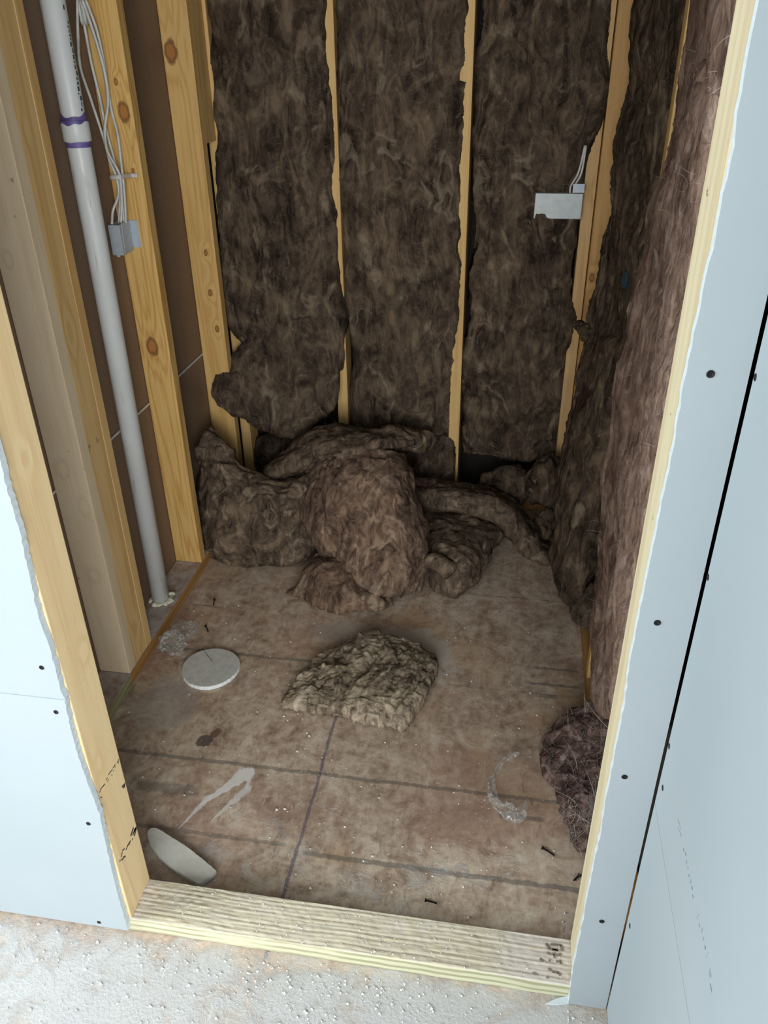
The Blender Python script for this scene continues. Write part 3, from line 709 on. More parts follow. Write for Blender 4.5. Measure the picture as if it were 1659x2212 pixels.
# cables
def smooth_path(P, n_=60): return [Vector(p) for p in catmull(np.array([tuple(p) for p in P]), np.linspace(0, 1, n_))]
M_CAB = plain('white_cable_jacket', 'd9d7d0', .45, 0, .1)
cabs = [
 ([(460, -40), (462, 0), (465, 200), (480, 400), (545, 600), (620, 830), (655, 960), (690, 1040), (708, 1130), (700, 1190), (674, 1260), (668, 1340)], 'white cable bowing furthest left, bending sharply into the box'),
 ([(472, -40), (478, 0), (540, 350), (590, 560), (636, 780), (676, 930), (706, 1040), (718, 1150), (710, 1330)], 'white cable hanging almost straight down the middle of the bundle'),
 ([(485, -40), (492, 0), (560, 200), (622, 420), (645, 600), (626, 770), (640, 900), (694, 1000), (716, 1060), (726, 1200), (722, 1330)], 'white cable crossing over its neighbours halfway down the bundle'),
 ([(505, -40), (512, 0), (578, 180), (625, 400), (662, 640), (702, 800), (722, 960), (734, 1060), (746, 1200), (752, 1330)], 'rightmost white cable of the bundle, lying over the stud'),
 ([(495, -40), (500, 30), (600, 330), (645, 560), (678, 700), (712, 850), (728, 1000), (737, 1100), (738, 1330)], 'white cable tucked just inside the rightmost one')]
YC = [1.175, 1.19, 1.165, 1.185, 1.20]
for (pp, lab), yc in zip(cabs, YC):
    P = [at(a/2.765, b/2.765, Y=yc-.012*math.sin(i*1.1)) for i, (a, b) in enumerate(pp)]
    P = [q if q.x > XP+.012 else at(a/2.765, b/2.765, X=XP+.012) for q, (a, b) in zip(P, pp)]
    P = [P[0]+Vector((0, 0, T-P[0].z))]+P if P[0].z < T else P
    tag(G().tube(smooth_path(P, 90), .0034, 10, flat=1.4).make('electrical_cable', M_CAB, smooth=True), lab, 'cable', 'white cables running down to the metal box on the left')
# strap
a_, b_ = at(237, 383, Y=1.17), at(297, 380, Y=1.212)
st = G().tube(smooth_path([at(237, 384, Y=1.185), at(240, 383, Y=1.160), at(256, 383, Y=1.155), at(270, 380, Y=1.175), at(283, 379, Y=1.208), at(297, 379, Y=1.211)], 24), .0055, 10, flat=.35).make('cable_strap', plain('translucent_white_nylon', 'd5cfc4', .4), smooth=True)
tag(st, 'short white strap clamping the cables to the knotty stud', 'cable strap')
# steel box on the knotty stud
c = at(262, 487, Y=1.150); c2 = at(268, 552, Y=1.150)
zb0, zb1 = c2.z, c.z; xb1 = -.3385
xb1 = at(262, 520, Y=1.150).x; xb0 = XP+.003
jb = root('junction_box', ((xb0+xb1)/2, 1.18, zb0), 'grey steel box on the knotty stud where the white cables end', 'electrical box')
th_ = .0016
g = G(); g.box((xb0, 1.150, zb0), (xb1, 1.150+th_, zb1), .0004); g.box((xb1-th_, 1.152, zb0), (xb1, 1.213, zb1), .0004); g.box((xb0, 1.2115, zb0), (xb1, 1.213, zb1), .0004)
g.box((xb0, 1.152, zb0), (xb1-th_, 1.2115, zb0+th_), .0004); g.box((xb0, 1.152, zb0), (xb0+th_, 1.2115, zb1), .0004)
g.make('box_body', M_STEEL, jb)
G().box((xb0+.012, 1.148, zb0-.004), (xb1-.01, 1.1497, zb0+.006), .0004).make('clamp_tab', M_STEEL, jb)
pz0, pz1 = zb0+.004, zb1+.002
g = G(); g.prism([(xb1+.0002, 1.158, pz0), (xb1+.0002, 1.2135, pz0+.004), (xb1+.0002, 1.2135, pz1), (xb1+.0002, 1.165, pz1)], (.0014, 0, 0)); g.box((xb1+.0002, 1.2118, pz0+.004), (at(301, 505, Y=1.2118).x, 1.2138, pz1), .0005)
g.make('mounting_bracket', M_STEEL, jb)
q_ = at(283, 512, Y=1.2115); g = G(); g.tube([(q_.x, 1.2095, q_.z), (q_.x, 1.2118, q_.z)], .0042, 14); g.make('screw_head', M_STEEL, jb)

# right metal box peeping through the wool
YX = 1.752
A_, B_, C_, D_ = at(1163, 430, Y=YX), at(1258, 420, Y=YX), at(1252, 474, Y=YX), at(1178, 466, Y=YX)
rb = root('junction_box', ((A_.x+B_.x)/2, YX+.03, C_.z), 'pale grey steel box poking out of the right back batt', 'electrical box')
x0_, x1_ = A_.x-.01, .833; z0_, z1_ = C_.z, at(1210, 418, Y=YX).z
M_BOXP = plain('pale_grey_box_face', 'c2c8c6', .5, .2, .05)
G().box((x0_, YX, z0_), (x1_, YX+.06, z1_), .0025).make('box_body', M_BOXP, rb)
q_ = at(1203, 446, Y=YX-.001); G().tube([(q_.x, YX-.0012, q_.z), (q_.x, YX-.0002, q_.z)], .006, 20).make('knockout', M_BOXP, rb)
G().box((.80, YX-.004, z1_+.003), (.834, YX-.0025, z1_+.028), .0005).make('mounting_bracket', M_STEEL, rb)
q0 = at(1232, 418, Y=YX); q1 = at(1262, 340, Y=YX-.01)
for dx, lab in ((0, 'thin white cable entering the right box, left of the pair'), (.011, 'thin white cable entering the right box, right of the pair')):
    tag(G().tube(smooth_path([q0+Vector((dx, .02, -.004)), q0+Vector((dx, .01, .02)), q0.lerp(q1, .6)+Vector((dx*.8, 0, 0)), q1+Vector((dx*.3, .02, .03))], 24), .0031, 10).make('electrical_cable', M_CAB, smooth=True), lab, 'cable', 'cables of the right box')

# ------------------------------------------------------------------ insulation batts on the walls
GI = 'brown insulation batts between the back wall studs'
def rows(spec):
    """spec: list of rows, each row list of (px,py,Y)"""
    return [[at(a, b, Y=y) for a, b, y in r] for r in spec]
BK = (0, 1, 0)
TOPZ = 2.4
def ext(rw):  # continue a batt straight up out of view
    return [[Vector((p.x, p.y, TOPZ)) for p in rw[0]]]+rw
y1 = 1.775
b1 = rows([[(447, 20, y1), (520, 20, y1-.03), (610, 20, y1-.025), (699, 20, y1)],
           [(460, 180, y1), (530, 180, y1-.035), (620, 180, y1-.03), (708, 180, y1)],
           [(468, 330, y1-.01), (540, 330, y1-.04), (630, 330, y1-.03), (719, 330, y1)],
           [(470, 480, y1-.02), (545, 480, y1-.045), (640, 480, y1-.03), (725, 480, y1)],
           [(472, 620, y1-.02), (550, 620, y1-.05), (640, 620, y1-.04), (733, 620, y1-.01)],
           [(484, 690, y1-.02), (560, 705, y1-.055), (640, 710, y1-.05), (738, 720, y1-.02)],
           [(525, 745, y1-.03), (590, 770, y1-.055), (650, 790, y1-.05), (732, 800, y1-.02)]])
b1f = rows([[(512, 738, y1-.04), (580, 700, y1-.05), (650, 690, y1-.06), (734, 690, y1-.03)],
            [(480, 790, y1-.09), (560, 780, y1-.08), (645, 770, y1-.07), (730, 770, y1-.03)],
            [(453, 850, y1-.17), (550, 850, y1-.14), (640, 850, y1-.10), (728, 850, y1-.04)],
            [(500, 898, y1-.17), (570, 905, y1-.15), (650, 905, y1-.12), (722, 880, y1-.06)],
            [(545, 922, y1-.12), (595, 938, y1-.12), (650, 945, y1-.11), (700, 912, y1-.07)]])
batt('insulation_batt', [(ext(b1), .085, BK), (b1f, .04)], 'brown batt left of the first back stud, its torn lower flap folding out', 'insulation', M_INS, GI, seed=3, fib=2200)
y2 = 1.79
b2 = rows([[(728, 20, y2), (810, 20, y2-.035), (920, 20, y2-.035), (1006, 20, y2)],
           [(732, 200, y2), (815, 200, y2-.04), (915, 200, y2-.03), (1003, 200, y2)],
           [(733, 400, y2), (815, 400, y2-.03), (910, 400, y2-.04), (994, 400, y2)],
           [(743, 560, y2-.005), (820, 560, y2-.045), (910, 560, y2-.04), (990, 560, y2-.01)],
           [(755, 720, y2), (830, 720, y2-.04), (905, 720, y2-.03), (986, 720, y2)],
           [(761, 870, y2), (830, 870, y2-.04), (905, 870, y2-.04), (978, 870, y2)],
           [(765, 945, y2), (830, 950, y2-.03), (905, 950, y2-.03), (975, 945, y2)]])
batt('insulation_batt', [(ext(b2), .085, BK)], 'brown batt in the middle bay between the two bare back studs', 'insulation', M_INS, GI, seed=13, fib=2200)
y3 = 1.815
b3 = rows([[(1036, 20, y3+.02), (1110, 20, y3-.02), (1210, 20, y3-.06), (1312, 20, y3-.05)],
           [(1030, 200, y3+.02), (1110, 200, y3-.01), (1205, 200, y3-.05), (1298, 200, y3-.05)],
           [(1022, 400, y3), (1100, 400, y3-.03), (1180, 395, y3-.045), (1262, 330, y3-.03)],
           [(1018, 500, y3+.01), (1090, 500, y3-.03), (1180, 490, y3-.06), (1250, 480, y3-.05)],
           [(1010, 660, y3), (1080, 660, y3-.03), (1160, 660, y3-.05), (1238, 660, y3-.03)],
           [(1000, 840, y3+.01), (1070, 840, y3-.02), (1140, 840, y3-.03), (1220, 840, y3-.01)],
           [(995, 990, y3+.02), (1070, 990, y3), (1140, 990, y3), (1212, 990, y3+.02)]])
batt('insulation_batt', [(ext(b3), .08, BK)], 'dark recessed batt in the right bay of the back wall around the box', 'insulation', M_INS, GI, seed=23, fib=1600, amp=(.022, .010, .003))
# lower lengths behind the heap
bl = rows([[(860, 935, 1.80), (915, 940, 1.77), (978, 945, 1.79)], [(860, 990, 1.78), (915, 995, 1.74), (975, 990, 1.77)], [(870, 1060, 1.76), (920, 1060, 1.73), (972, 1050, 1.76)]])
batt('insulation_batt', [(bl, .07, BK)], 'short dark batt piece under the middle batt, behind the heap', 'insulation', M_INS, seed=31, fib=300)
bl = rows([[(546, 955, 1.84), (590, 948, 1.81), (640, 952, 1.82)], [(541, 985, 1.82), (590, 990, 1.79), (640, 990, 1.80)], [(550, 1010, 1.83), (600, 1025, 1.79), (650, 1035, 1.80)]])
batt('insulation_scrap', [(bl, .05, BK)], 'dark wad of insulation in the gap below the torn flap', 'insulation', M_INS, seed=37, fib=200)
# right wall batts (their faces look across the closet)
def xr(spec): return [[at(px, py, Y=y) for px, py, y in r] for r in spec]
GR = 'brown insulation batts on the right wall'
r1 = xr([[(1368, 20, 1.60), (1400, 20, 1.40), (1440, 20, 1.15), (1480, 20, .90)],
         [(1355, 180, 1.62), (1385, 180, 1.40), (1420, 180, 1.15), (1462, 180, .92)],
         [(1330, 290, 1.60), (1365, 290, 1.38), (1400, 290, 1.15), (1450, 290, .89)],
         [(1320, 420, 1.60), (1350, 420, 1.36), (1385, 420, 1.12), (1440, 420, .87)],
         [(1294, 560, 1.58), (1330, 560, 1.34), (1370, 560, 1.08), (1428, 560, .84)],
         [(1272, 680, 1.56), (1310, 690, 1.32), (1355, 700, 1.06), (1408, 700, .83)],
         [(1255, 800, 1.54), (1290, 810, 1.30), (1335, 820, 1.06), (1385, 820, .83)]])
r1b = xr([[(1262, 745, 1.52), (1290, 740, 1.34), (1325, 740, 1.14), (1372, 740, .98)],
          [(1240, 860, 1.43), (1270, 860, 1.24), (1305, 860, 1.10), (1352, 860, 1.0)],
          [(1212, 1000, 1.34), (1246, 1000, 1.17), (1284, 1000, 1.09), (1330, 1000, 1.05)],
          [(1195, 1110, 1.27), (1226, 1110, 1.12), (1266, 1110, 1.07), (1308, 1110, 1.09)],
          [(1193, 1210, 1.21), (1218, 1215, 1.09), (1255, 1215, 1.05), (1294, 1200, 1.10)],
          [(1200, 1262, 1.18), (1222, 1272, 1.08), (1250, 1270, 1.06), (1280, 1240, 1.11)],
          [(1212, 1298, 1.16), (1226, 1306, 1.12), (1244, 1302, 1.10), (1262, 1272, 1.13)]])
batt('insulation_batt', [(ext(r1), .08, (1, 0, 0)), (r1b, .07, (.45, .9, 0))], 'far right wall batt whose lower end peels off and hangs above the floor', 'insulation', M_INS, GR, seed=43, fib=2600, amp=(.012, .008, .003))
r2 = xr([[(1490, 20, .78), (1530, 20, .50), (1560, 20, .30), (1580, 20, .16)],
         [(1470, 150, .78), (1515, 150, .50), (1550, 150, .30), (1575, 150, .14)],
         [(1440, 300, .78), (1490, 300, .50), (1522, 300, .30), (1560, 300, .14)],
         [(1410, 430, .76), (1465, 430, .50), (1500, 430, .30), (1540, 430, .14)],
         [(1376, 600, .74), (1440, 600, .50), (1478, 600, .30), (1512, 600, .14)],
         [(1335, 780, .72), (1400, 780, .50), (1440, 780, .30), (1480, 780, .14)],
         [(1305, 960, .72), (1365, 960, .50), (1405, 960, .30), (1450, 960, .14)],
         [(1293, 1140, .72), (1340, 1140, .50), (1380, 1140, .30), (1420, 1140, .14)],
         [(1282, 1300, .72), (1320, 1300, .50), (1355, 1300, .30), (1390, 1300, .14)],
         [(1268, 1430, .70), (1302, 1440, .50), (1330, 1440, .32), (1370, 1440, .14)],
         [(1268, 1510, .66), (1290, 1540, .50), (1318, 1560, .32), (1350, 1560, .14)]])
batt('insulation_batt', [(ext(r2), .07, (1, 0, 0))], 'pinkish brown batt nearest the opening on the right wall, wispy and coloured as lit', 'insulation', M_INSP, GR, seed=53, fib=1500, fmat=M_FIBL, amp=(.010, .006, .0025), fL=(.015, .045), res=.006)
# spilled fluff at its foot
def fpt(px, py, z): return at(px, py, Z=z)
hp = [[fpt(1300, 1500, .10), fpt(1318, 1500, .16), fpt(1345, 1500, .18), fpt(1360, 1540, .15)],
      [fpt(1235, 1545, .045), fpt(1275, 1545, .13), fpt(1310, 1560, .16), fpt(1345, 1570, .15)],
      [fpt(1200, 1590, .03), fpt(1250, 1600, .09), fpt(1290, 1620, .11), fpt(1325, 1630, .11)],
      [fpt(1188, 1650, .02), fpt(1230, 1670, .06), fpt(1275, 1690, .07), fpt(1310, 1700, .08)],
      [fpt(1212, 1730, .02), fpt(1240, 1740, .05), fpt(1270, 1750, .05), fpt(1300, 1760, .06)],
      [fpt(1250, 1812, .012), fpt(1262, 1815, .03), fpt(1275, 1820, .03), fpt(1290, 1820, .03)]]
batt('insulation_scrap', [(hp, .035, (0, 0, -1))], 'wispy pinkish brown fluff spilling onto the floor by the right jamb', 'insulation', insulation('pink_brown_fluff', '33241f', '644e47', '90766d', 'cbb6ac', .9, 1.6), seed=61, fib=900, fmat=M_FIBL, floor=0, amp=(.012, .016, .006), fL=(.02, .06), res=.005, flift=.6)
fo = bpy.data.objects['insulation_scrap.001']; fo['_o'] = list(fo.location)
nr_ = np.zeros(len(fo.data.vertices)*3); fo.data.vertices.foreach_get('normal', nr_); nr_ = nr_.reshape(-1, 3); vv_ = np.zeros(len(nr_)*3); fo.data.vertices.foreach_get('co', vv_); vv_ = vv_.reshape(-1, 3)+np.array(fo.location)
ok_ = nr_[:, 2] > .1; fv, ff = fibres(vv_[ok_], nr_[ok_], 60, 5, (.03, .09), .0008, .4); fv[:, 2] = np.maximum(fv[:, 2], .001)
tag(mesh('pale_strands', fv, ff, M_FIBL, parent=fo), kind='stuff')
# tuft heap at the floor behind the thin stud
hp = [[at(1238, 1292, Y=1.12), at(1262, 1262, Y=1.12), at(1290, 1250, Y=1.10)], [at(1232, 1320, Y=1.06), at(1258, 1310, Y=1.04), at(1285, 1310, Y=1.02)], [at(1250, 1352, Y=1.02), at(1265, 1362, Y=1.0), at(1280, 1370, Y=.98)]]
batt('insulation_scrap', [(hp, .05)], 'dark tuft on the floor below the hanging end of the right batt', 'insulation', M_INS, seed=67, fib=300, floor=0, fmat=M_FIB, res=.005)
# blue plastic glimpsed in the hole of the right batt
hb = at(1352, 600, Y=1.135); V, F = lump(hb+Vector((.0, 0, 0)), .028, 4, (.35, 1.1, .8), .35)
tag(mesh('plastic_scrap', V, F, plain('teal_plastic_film', '2c4a58', .4, 0, .3, 30), smooth=True), 'dark teal bit of plastic tucked in the hole of the right batt', 'plastic scrap')
V, F = lump(at(1368, 563, Y=1.1)+Vector((.006, 0, 0)), .017, 9, (.4, 1, 1.2), .5)
# small torn lobes on the right batt
for i, (px, py, y, rr, sc, lab) in enumerate([(1268, 715, 1.50, .032, (1, .8, .6), 'ragged tuft sticking out over the corner stud on the right')]):
    V, F = lump(at(px, py, Y=y), rr, 20+i, sc, .55, 1.8, 40, 28); V, F, nr = finish_soft(V, F, (.004, .005, .003), 70+i)
    o = mesh('insulation_tuft', V, F, M_INS, smooth=True); tag(o, lab, 'insulation')

# ------------------------------------------------------------------ heap of fallen batts
fl_ = lambda px, py: at(px, py, Z=.004)
L1 = rows([[(450, 928, 1.44), (478, 950, 1.44), (520, 1008, 1.42), (580, 1032, 1.40), (650, 1028, 1.42), (700, 985, 1.47)],
           [(428, 975, 1.42), (470, 1010, 1.37), (520, 1040, 1.34), (585, 1058, 1.33), (640, 1050, 1.37), (690, 1030, 1.44)],
           [(412, 1060, 1.41), (460, 1070, 1.32), (520, 1090, 1.28), (590, 1100, 1.28), (640, 1100, 1.33), (680, 1090, 1.42)],
           [(400, 1140, 1.40), (455, 1135, 1.30), (515, 1150, 1.25), (590, 1155, 1.26), (645, 1150, 1.32), (685, 1140, 1.40)],
           [(425, 1175, 1.38), (460, 1190, 1.29), (512, 1205, 1.24), (590, 1205, 1.25), (650, 1195, 1.30), (690, 1185, 1.38)],
           [(455, 1195, 1.38), (475, 1216, 1.31), (520, 1238, 1.26), (590, 1228, 1.27), (655, 1216, 1.31), (690, 1205, 1.38)]])
tip = rows([[(420, 1100, 1.40), (445, 1090, 1.37), (480, 1090, 1.34)], [(384, 1134, 1.40), (430, 1135, 1.35), (475, 1135, 1.31)], [(405, 1165, 1.40), (445, 1175, 1.36), (480, 1185, 1.32)]])
E1 = rows([[(640, 965, 1.60), (680, 930, 1.60), (740, 912, 1.60), (800, 925, 1.60), (860, 925, 1.60), (935, 942, 1.62)],
           [(600, 992, 1.53), (650, 955, 1.50), (720, 935, 1.48), (790, 940, 1.47), (850, 940, 1.48), (905, 950, 1.55)],
           [(560, 1035, 1.45), (620, 1010, 1.42), (685, 985, 1.40), (745, 975, 1.38), (800, 965, 1.40), (860, 962, 1.47)]])
def lam(edge, nxt, k, off):  # thin torn layer along an edge
    a = [e.lerp(n_, -.10+.10*k)+off for e, n_ in zip(edge, nxt)]; b = [e.lerp(n_, .55+.22*k)+off*1.2 for e, n_ in zip(edge, nxt)]
    m_ = [p.lerp(q, .5)+off*.35 for p, q in zip(a, b)]; return [a, m_, b]
lams = [(lam(L1[0], L1[1], k, Vector((0, -.008-.009*k, -.004*k))), .010) for k in range(3)]
lams += [(lam(E1[2], E1[1], k, Vector((0, -.006-.007*k, .002))), .009) for k in range(2)]
batt('fallen_insulation_batt', [(L1, .085), (tip, .05), (E1, .05)]+lams, 'crumpled brown batt bulging against the left studs, looped over the heap top', 'insulation', M_INSH, seed=71, fib=2600, floor=0, amp=(.013, .0105, .0025), res=.005, stretch=(.22, .5, 1.2))
C1 = rows([[(660, 985, 1.50), (720, 960, 1.44), (790, 950, 1.43), (850, 960, 1.45), (885, 985, 1.50)],
           [(652, 1040, 1.40), (715, 1010, 1.34), (785, 1000, 1.32), (850, 1000, 1.33), (896, 1025, 1.40)],
           [(645, 1090, 1.34), (715, 1075, 1.27), (790, 1065, 1.24), (862, 1070, 1.26), (908, 1090, 1.34)],
           [(652, 1140, 1.30), (718, 1140, 1.22), (795, 1130, 1.19), (870, 1140, 1.20), (918, 1150, 1.28)],
           [(672, 1175, 1.27), (728, 1190, 1.19), (800, 1195, 1.15), (875, 1205, 1.16), (918, 1215, 1.24)],
           [(700, 1200, 1.26), (745, 1225, 1.17), (805, 1250, 1.12), (875, 1265, 1.13), (918, 1270, 1.20)],
           [(720, 1225, 1.27), (760, 1260, 1.18), (812, 1290, 1.11), (870, 1298, 1.12), (912, 1290, 1.18)]])
C2 = rows([[(682, 1185, 1.26), (712, 1195, 1.22), (742, 1215, 1.19), (762, 1240, 1.17)],
           [(662, 1215, 1.22), (700, 1222, 1.16), (745, 1245, 1.12), (790, 1275, 1.12)],
           [(640, 1255, 1.17), (690, 1262, 1.11), (750, 1280, 1.07), (830, 1300, 1.09)],
           [(618, 1288, 1.13), (670, 1305, 1.09), (745, 1326, 1.05), (850, 1312, 1.10)]])
batt('fallen_insulation_batt', [(C1, .09), (C2, .06)], 'big folded brown batt at the centre of the heap, curling under at the front', 'insulation', insulation('brown_glass_wool_warm', '3a2d24', '6e5849', '937a64', 'c4ae95', .9, 1.3), seed=81, fib=3400, floor=0, amp=(.017, .0105, .0025), res=.005, stretch=(1.1, .5, .25))
G1 = rows([[(885, 1030, 1.62), (950, 1035, 1.62), (1020, 1045, 1.62), (1085, 1062, 1.62), (1140, 1105, 1.60), (1180, 1170, 1.58), (1205, 1200, 1.56)],
           [(890, 1055, 1.52), (950, 1060, 1.50), (1020, 1068, 1.49), (1080, 1085, 1.49), (1125, 1120, 1.49), (1160, 1165, 1.49), (1195, 1215, 1.46)],
           [(895, 1090, 1.47), (955, 1095, 1.45), (1020, 1100, 1.44), (1070, 1118, 1.44), (1110, 1145, 1.44), (1150, 1185, 1.44), (1190, 1222, 1.42)]])
batt('fallen_insulation_batt', [(G1, .055)], 'long dark batt strip arching from the heap down to the floor at right', 'insulation', M_INSH, seed=91, fib=1200, floor=0, amp=(.008, .009, .0025), res=.005, stretch=(.25, .8, 1.2))
F1 = rows([[(905, 1100, 1.50), (960, 1105, 1.49), (1020, 1110, 1.48), (1080, 1125, 1.50)],
           [(915, 1140, 1.40), (970, 1140, 1.38), (1030, 1145, 1.38), (1085, 1155, 1.44)],
           [(918, 1180, 1.32), (960, 1175, 1.29), (1020, 1180, 1.29), (1070, 1190, 1.36)],
           [(920, 1215, 1.27), (955, 1205, 1.23), (1005, 1215, 1.22), (1050, 1228, 1.30)],
           [(922, 1248, 1.25), (955, 1235, 1.20), (995, 1248, 1.18), (1030, 1262, 1.25)],
           [(925, 1270, 1.24), (950, 1290, 1.20), (985, 1298, 1.18), (1005, 1285, 1.22)]])
F2 = rows([[(920, 1205, 1.22), (950, 1212, 1.19), (975, 1228, 1.18)], [(918, 1222, 1.215), (948, 1228, 1.185), (965, 1240, 1.18)]])
roll = G(); pts = []
o = batt('fallen_insulation_batt', [(F1, .06), (F2, .02)], 'dark rolled batt tucked under the long strip, its curled end facing out', 'insulation', M_INSH, seed=97, fib=1200, floor=0, amp=(.010, .010, .0025), res=.005, stretch=(.5, 1, 1))
for i, (c_, rr, sc, lab) in enumerate([((1105, 1050, 1.70), .075, (1.1, .7, .7), 'dark clump of insulation at the foot of the right back bay'), ((1178, 1040, 1.66), .085, (.7, .7, 1.1), 'dark rounded clump against the back right corner stud'), ((1175, 1140, 1.60), .06, (.9, .7, .8), 'small dark clump between the long strip and the right wall')]):
    V, F = lump(at(c_[0], c_[1], Y=c_[2]), rr, 40+i, sc, .35, 1.4, 48, 32); V[:, 2] = np.maximum(V[:, 2], .002); V, F, nr = finish_soft(V, F, (.008, .008, .003), 90+i); V[:, 2] = np.maximum(V[:, 2], .001)
    tag(mesh('insulation_clump', V, F, M_INS, smooth=True), lab, 'insulation')
# scrap in the middle of the floor
z_ = .045
SC = [[at(770, 1372, Z=.03), at(810, 1368, Z=.045), at(850, 1378, Z=.045), at(895, 1392, Z=.045), at(940, 1422, Z=.035)],
      [at(700, 1412, Z=.035), at(760, 1405, Z=.045), at(825, 1405, Z=.05), at(880, 1425, Z=.052), at(933, 1448, Z=.045)],
      [at(648, 1460, Z=.03), at(725, 1455, Z=.045), at(795, 1458, Z=.05), at(865, 1470, Z=.055), at(912, 1492, Z=.045)],
      [at(630, 1492, Z=.025), at(705, 1492, Z=.04), at(775, 1505, Z=.045), at(850, 1520, Z=.05), at(890, 1530, Z=.04)],
      [at(612, 1518, Z=.018), at(690, 1528, Z=.028), at(770, 1543, Z=.03), at(835, 1556, Z=.03), at(862, 1566, Z=.025)]]
batt('insulation_scrap', [(SC, .034, (0, 0, -1))], 'flat torn square of brown insulation lying alone in the middle of the floor', 'insulation', insulation('grey_brown_scrap_wool', '463a2e', '8a7a66', 'b4a28a', 'd8c8b0', .9, 1.6), seed=101, fib=700, floor=0, amp=(.0035, .010, .0035), res=.003, pexp=14, fL=(.006, .02), fmat=M_FIBL, stretch=(1.4, .32, 1))

# ------------------------------------------------------------------ debris on the floor
def disc():
    c = at(455, 1440, Z=.0127); a, b = .080, .080; V = []; k = 120; r = random.Random(3); g = G()
    top = []
    for i in range(k):
        t = 2*math.pi*i/k; rr = .0795+r.uniform(-.0009, .0009)+.0012*math.sin(3*t); top.append((c.x+math.cos(t)*rr, c.y+math.sin(t)*rr))
    rt = root('drywall_disc', (c.x, c.y, 0), 'round grey drywall cutout with a short pencil line, lying near the left plate', 'drywall cutout')
    G().prism([(x, y, .0005) for x, y in top], (0, 0, .0108)).make('gypsum_core', plain('white_gypsum_rim', 'e6e8e6', .95, 0, .06, 120), rt)
    n = N('grey_paper_face'); cc = n.mix(n.step(n.noise(60, det=5), .4, .65), 'cdcbc2', 'c1bfb6'); cc = n.mix(n.step(n.vor(90), .09, .05), cc, 'd8d6ce')
    G().prism([(c.x+(x-c.x)*.992, c.y+(y-c.y)*.992, .0113) for x, y in top], (0, 0, .0009)).make('paper_face', n.done(cc, .85, n.bump(n.noise(200), .1, .0004)), rt)
    p0, p1 = at(436, 1400, Z=.0124), at(458, 1428, Z=.0124); t = (p1-p0).normalized(); s = Vector((-t.y, t.x, 0))*.0007
    G().prism([p0-s, p1-s, p1+s, p0+s], (0, 0, .0003)).make('pencil_line', M_INK, rt)
disc()
def offcut():
    poly = [(318, 1803), (319, 1795), (326, 1789), (336, 1788), (348, 1794), (375, 1811), (405, 1830), (440, 1858), (467, 1881), (460, 1889), (433, 1909), (422, 1905), (400, 1893), (370, 1872), (345, 1850), (325, 1826)]
    P = []; r = random.Random(1); Z1 = .0165
    base = [at(x, y, Z=Z1) for x, y in poly]
    for i in range(len(base)):
        a, b = base[i], base[(i+1) % len(base)]; k = max(1, int((b-a).length/.004))
        for j in range(k): q = a.lerp(b, j/k); P.append(q+Vector((r.uniform(-.0006, .0006), r.uniform(-.0006, .0006), 0)))
    cx = sum(p.x for p in P)/len(P); rt = root('drywall_offcut', (cx, .17, 0), 'long rounded strip of grey-faced drywall by the left end of the sill', 'drywall cutout')
    low = [Vector((p.x, p.y, Z1-.0115)) for p in P]
    G().prism(low, (0, 0, .0110)).make('gypsum_core', plain('offcut_core', 'cfcac0', .95, 0, .1, 120), rt)
    n = N('offcut_paper'); cc = n.mix(n.step(n.noise(30, det=5), .4, .65), 'cbc8bd', 'bfbbaf')
    G().prism([Vector((p.x, p.y, Z1-.0004)) for p in P], (0, 0, .0008)).make('paper_face', n.done(cc, .8), rt)
offcut()
# crumpled clear plastic
def film_mat(name, alpha, rough=.18):
    n = N(name); n.b.inputs['Alpha'].default_value = alpha
    cr = n.noise(70, det=5, dist=2.)
    n.put(n.b.inputs['Alpha'], n.math('ADD', n.math('MULTIPLY', n.step(cr, .52, .68), .5), alpha))
    return n.done('d9d9d4', rough, n.bump(cr, .8, .004), .6)
M_FILM = film_mat('clear_plastic_film', .10)
def crumple(c, rad, sc, seed, label, n_=70, m_=44):
    V, F = lump(c, rad, seed, sc, .28, 1.6, n_, m_)
    r = ridged(V, 60, 3, seed)*.006+ridged(V, 110, 1, seed+3)*.0015; C = np.array(tuple(c)); d = V-C; d /= np.linalg.norm(d, axis=1)[:, None]
    V = V+d*r[:, None]; V[:, 2] = np.maximum(V[:, 2], .001); o = mesh('plastic_wrap', V, F, M_FILM, smooth=False); tag(o, label, 'plastic'); return o
cA = at(372, 1388, Z=.025); crumple(cA, .036, (1.0, .95, .75), 5, 'crumpled ball of clear plastic at the foot of the orange stud')
cB = at(400, 1360, Z=.006); crumple(cB, .030, (1.1, 1.1, .3), 11, 'flattened scrap of clear plastic beside the crumpled ball')
# curled plastic strip at right
pth = [(1122, 1630, .012), (1105, 1634, .014), (1080, 1655, .012), (1065, 1680, .010), (1062, 1710, .012), (1072, 1735, .014), (1095, 1752, .012), (1118, 1766, .010), (1130, 1750, .014), (1140, 1728, .012)]
wds = [.004, .007, .010, .011, .013, .020, .026, .024, .014, .004]
C = catmull(np.array([tuple(at(a, b, Z=z)) for a, b, z in pth]), np.linspace(0, 1, 70)); wd_ = catmull(np.array(wds)[:, None], np.linspace(0, 1, 70))[:, 0]
V = []; F = []; mm = 14
for i in range(70):
    t = C[min(i+1, 69)]-C[max(i-1, 0)]; t /= np.linalg.norm(t); s = np.cross(t, [0, 0, 1]); s /= np.linalg.norm(s)
    for j in range(mm):
        u = j/(mm-1)*2-1; q = C[i]+s*u*wd_[i]/1.3; q[2] += .004*math.sin(u*4+i*.4)+.003*(1-abs(u)); V.append(q)
V = np.array(V); V[:, 2] += .004*ridged(V, 90, 2, 4); V[:, 2] = np.maximum(V[:, 2], .0012)
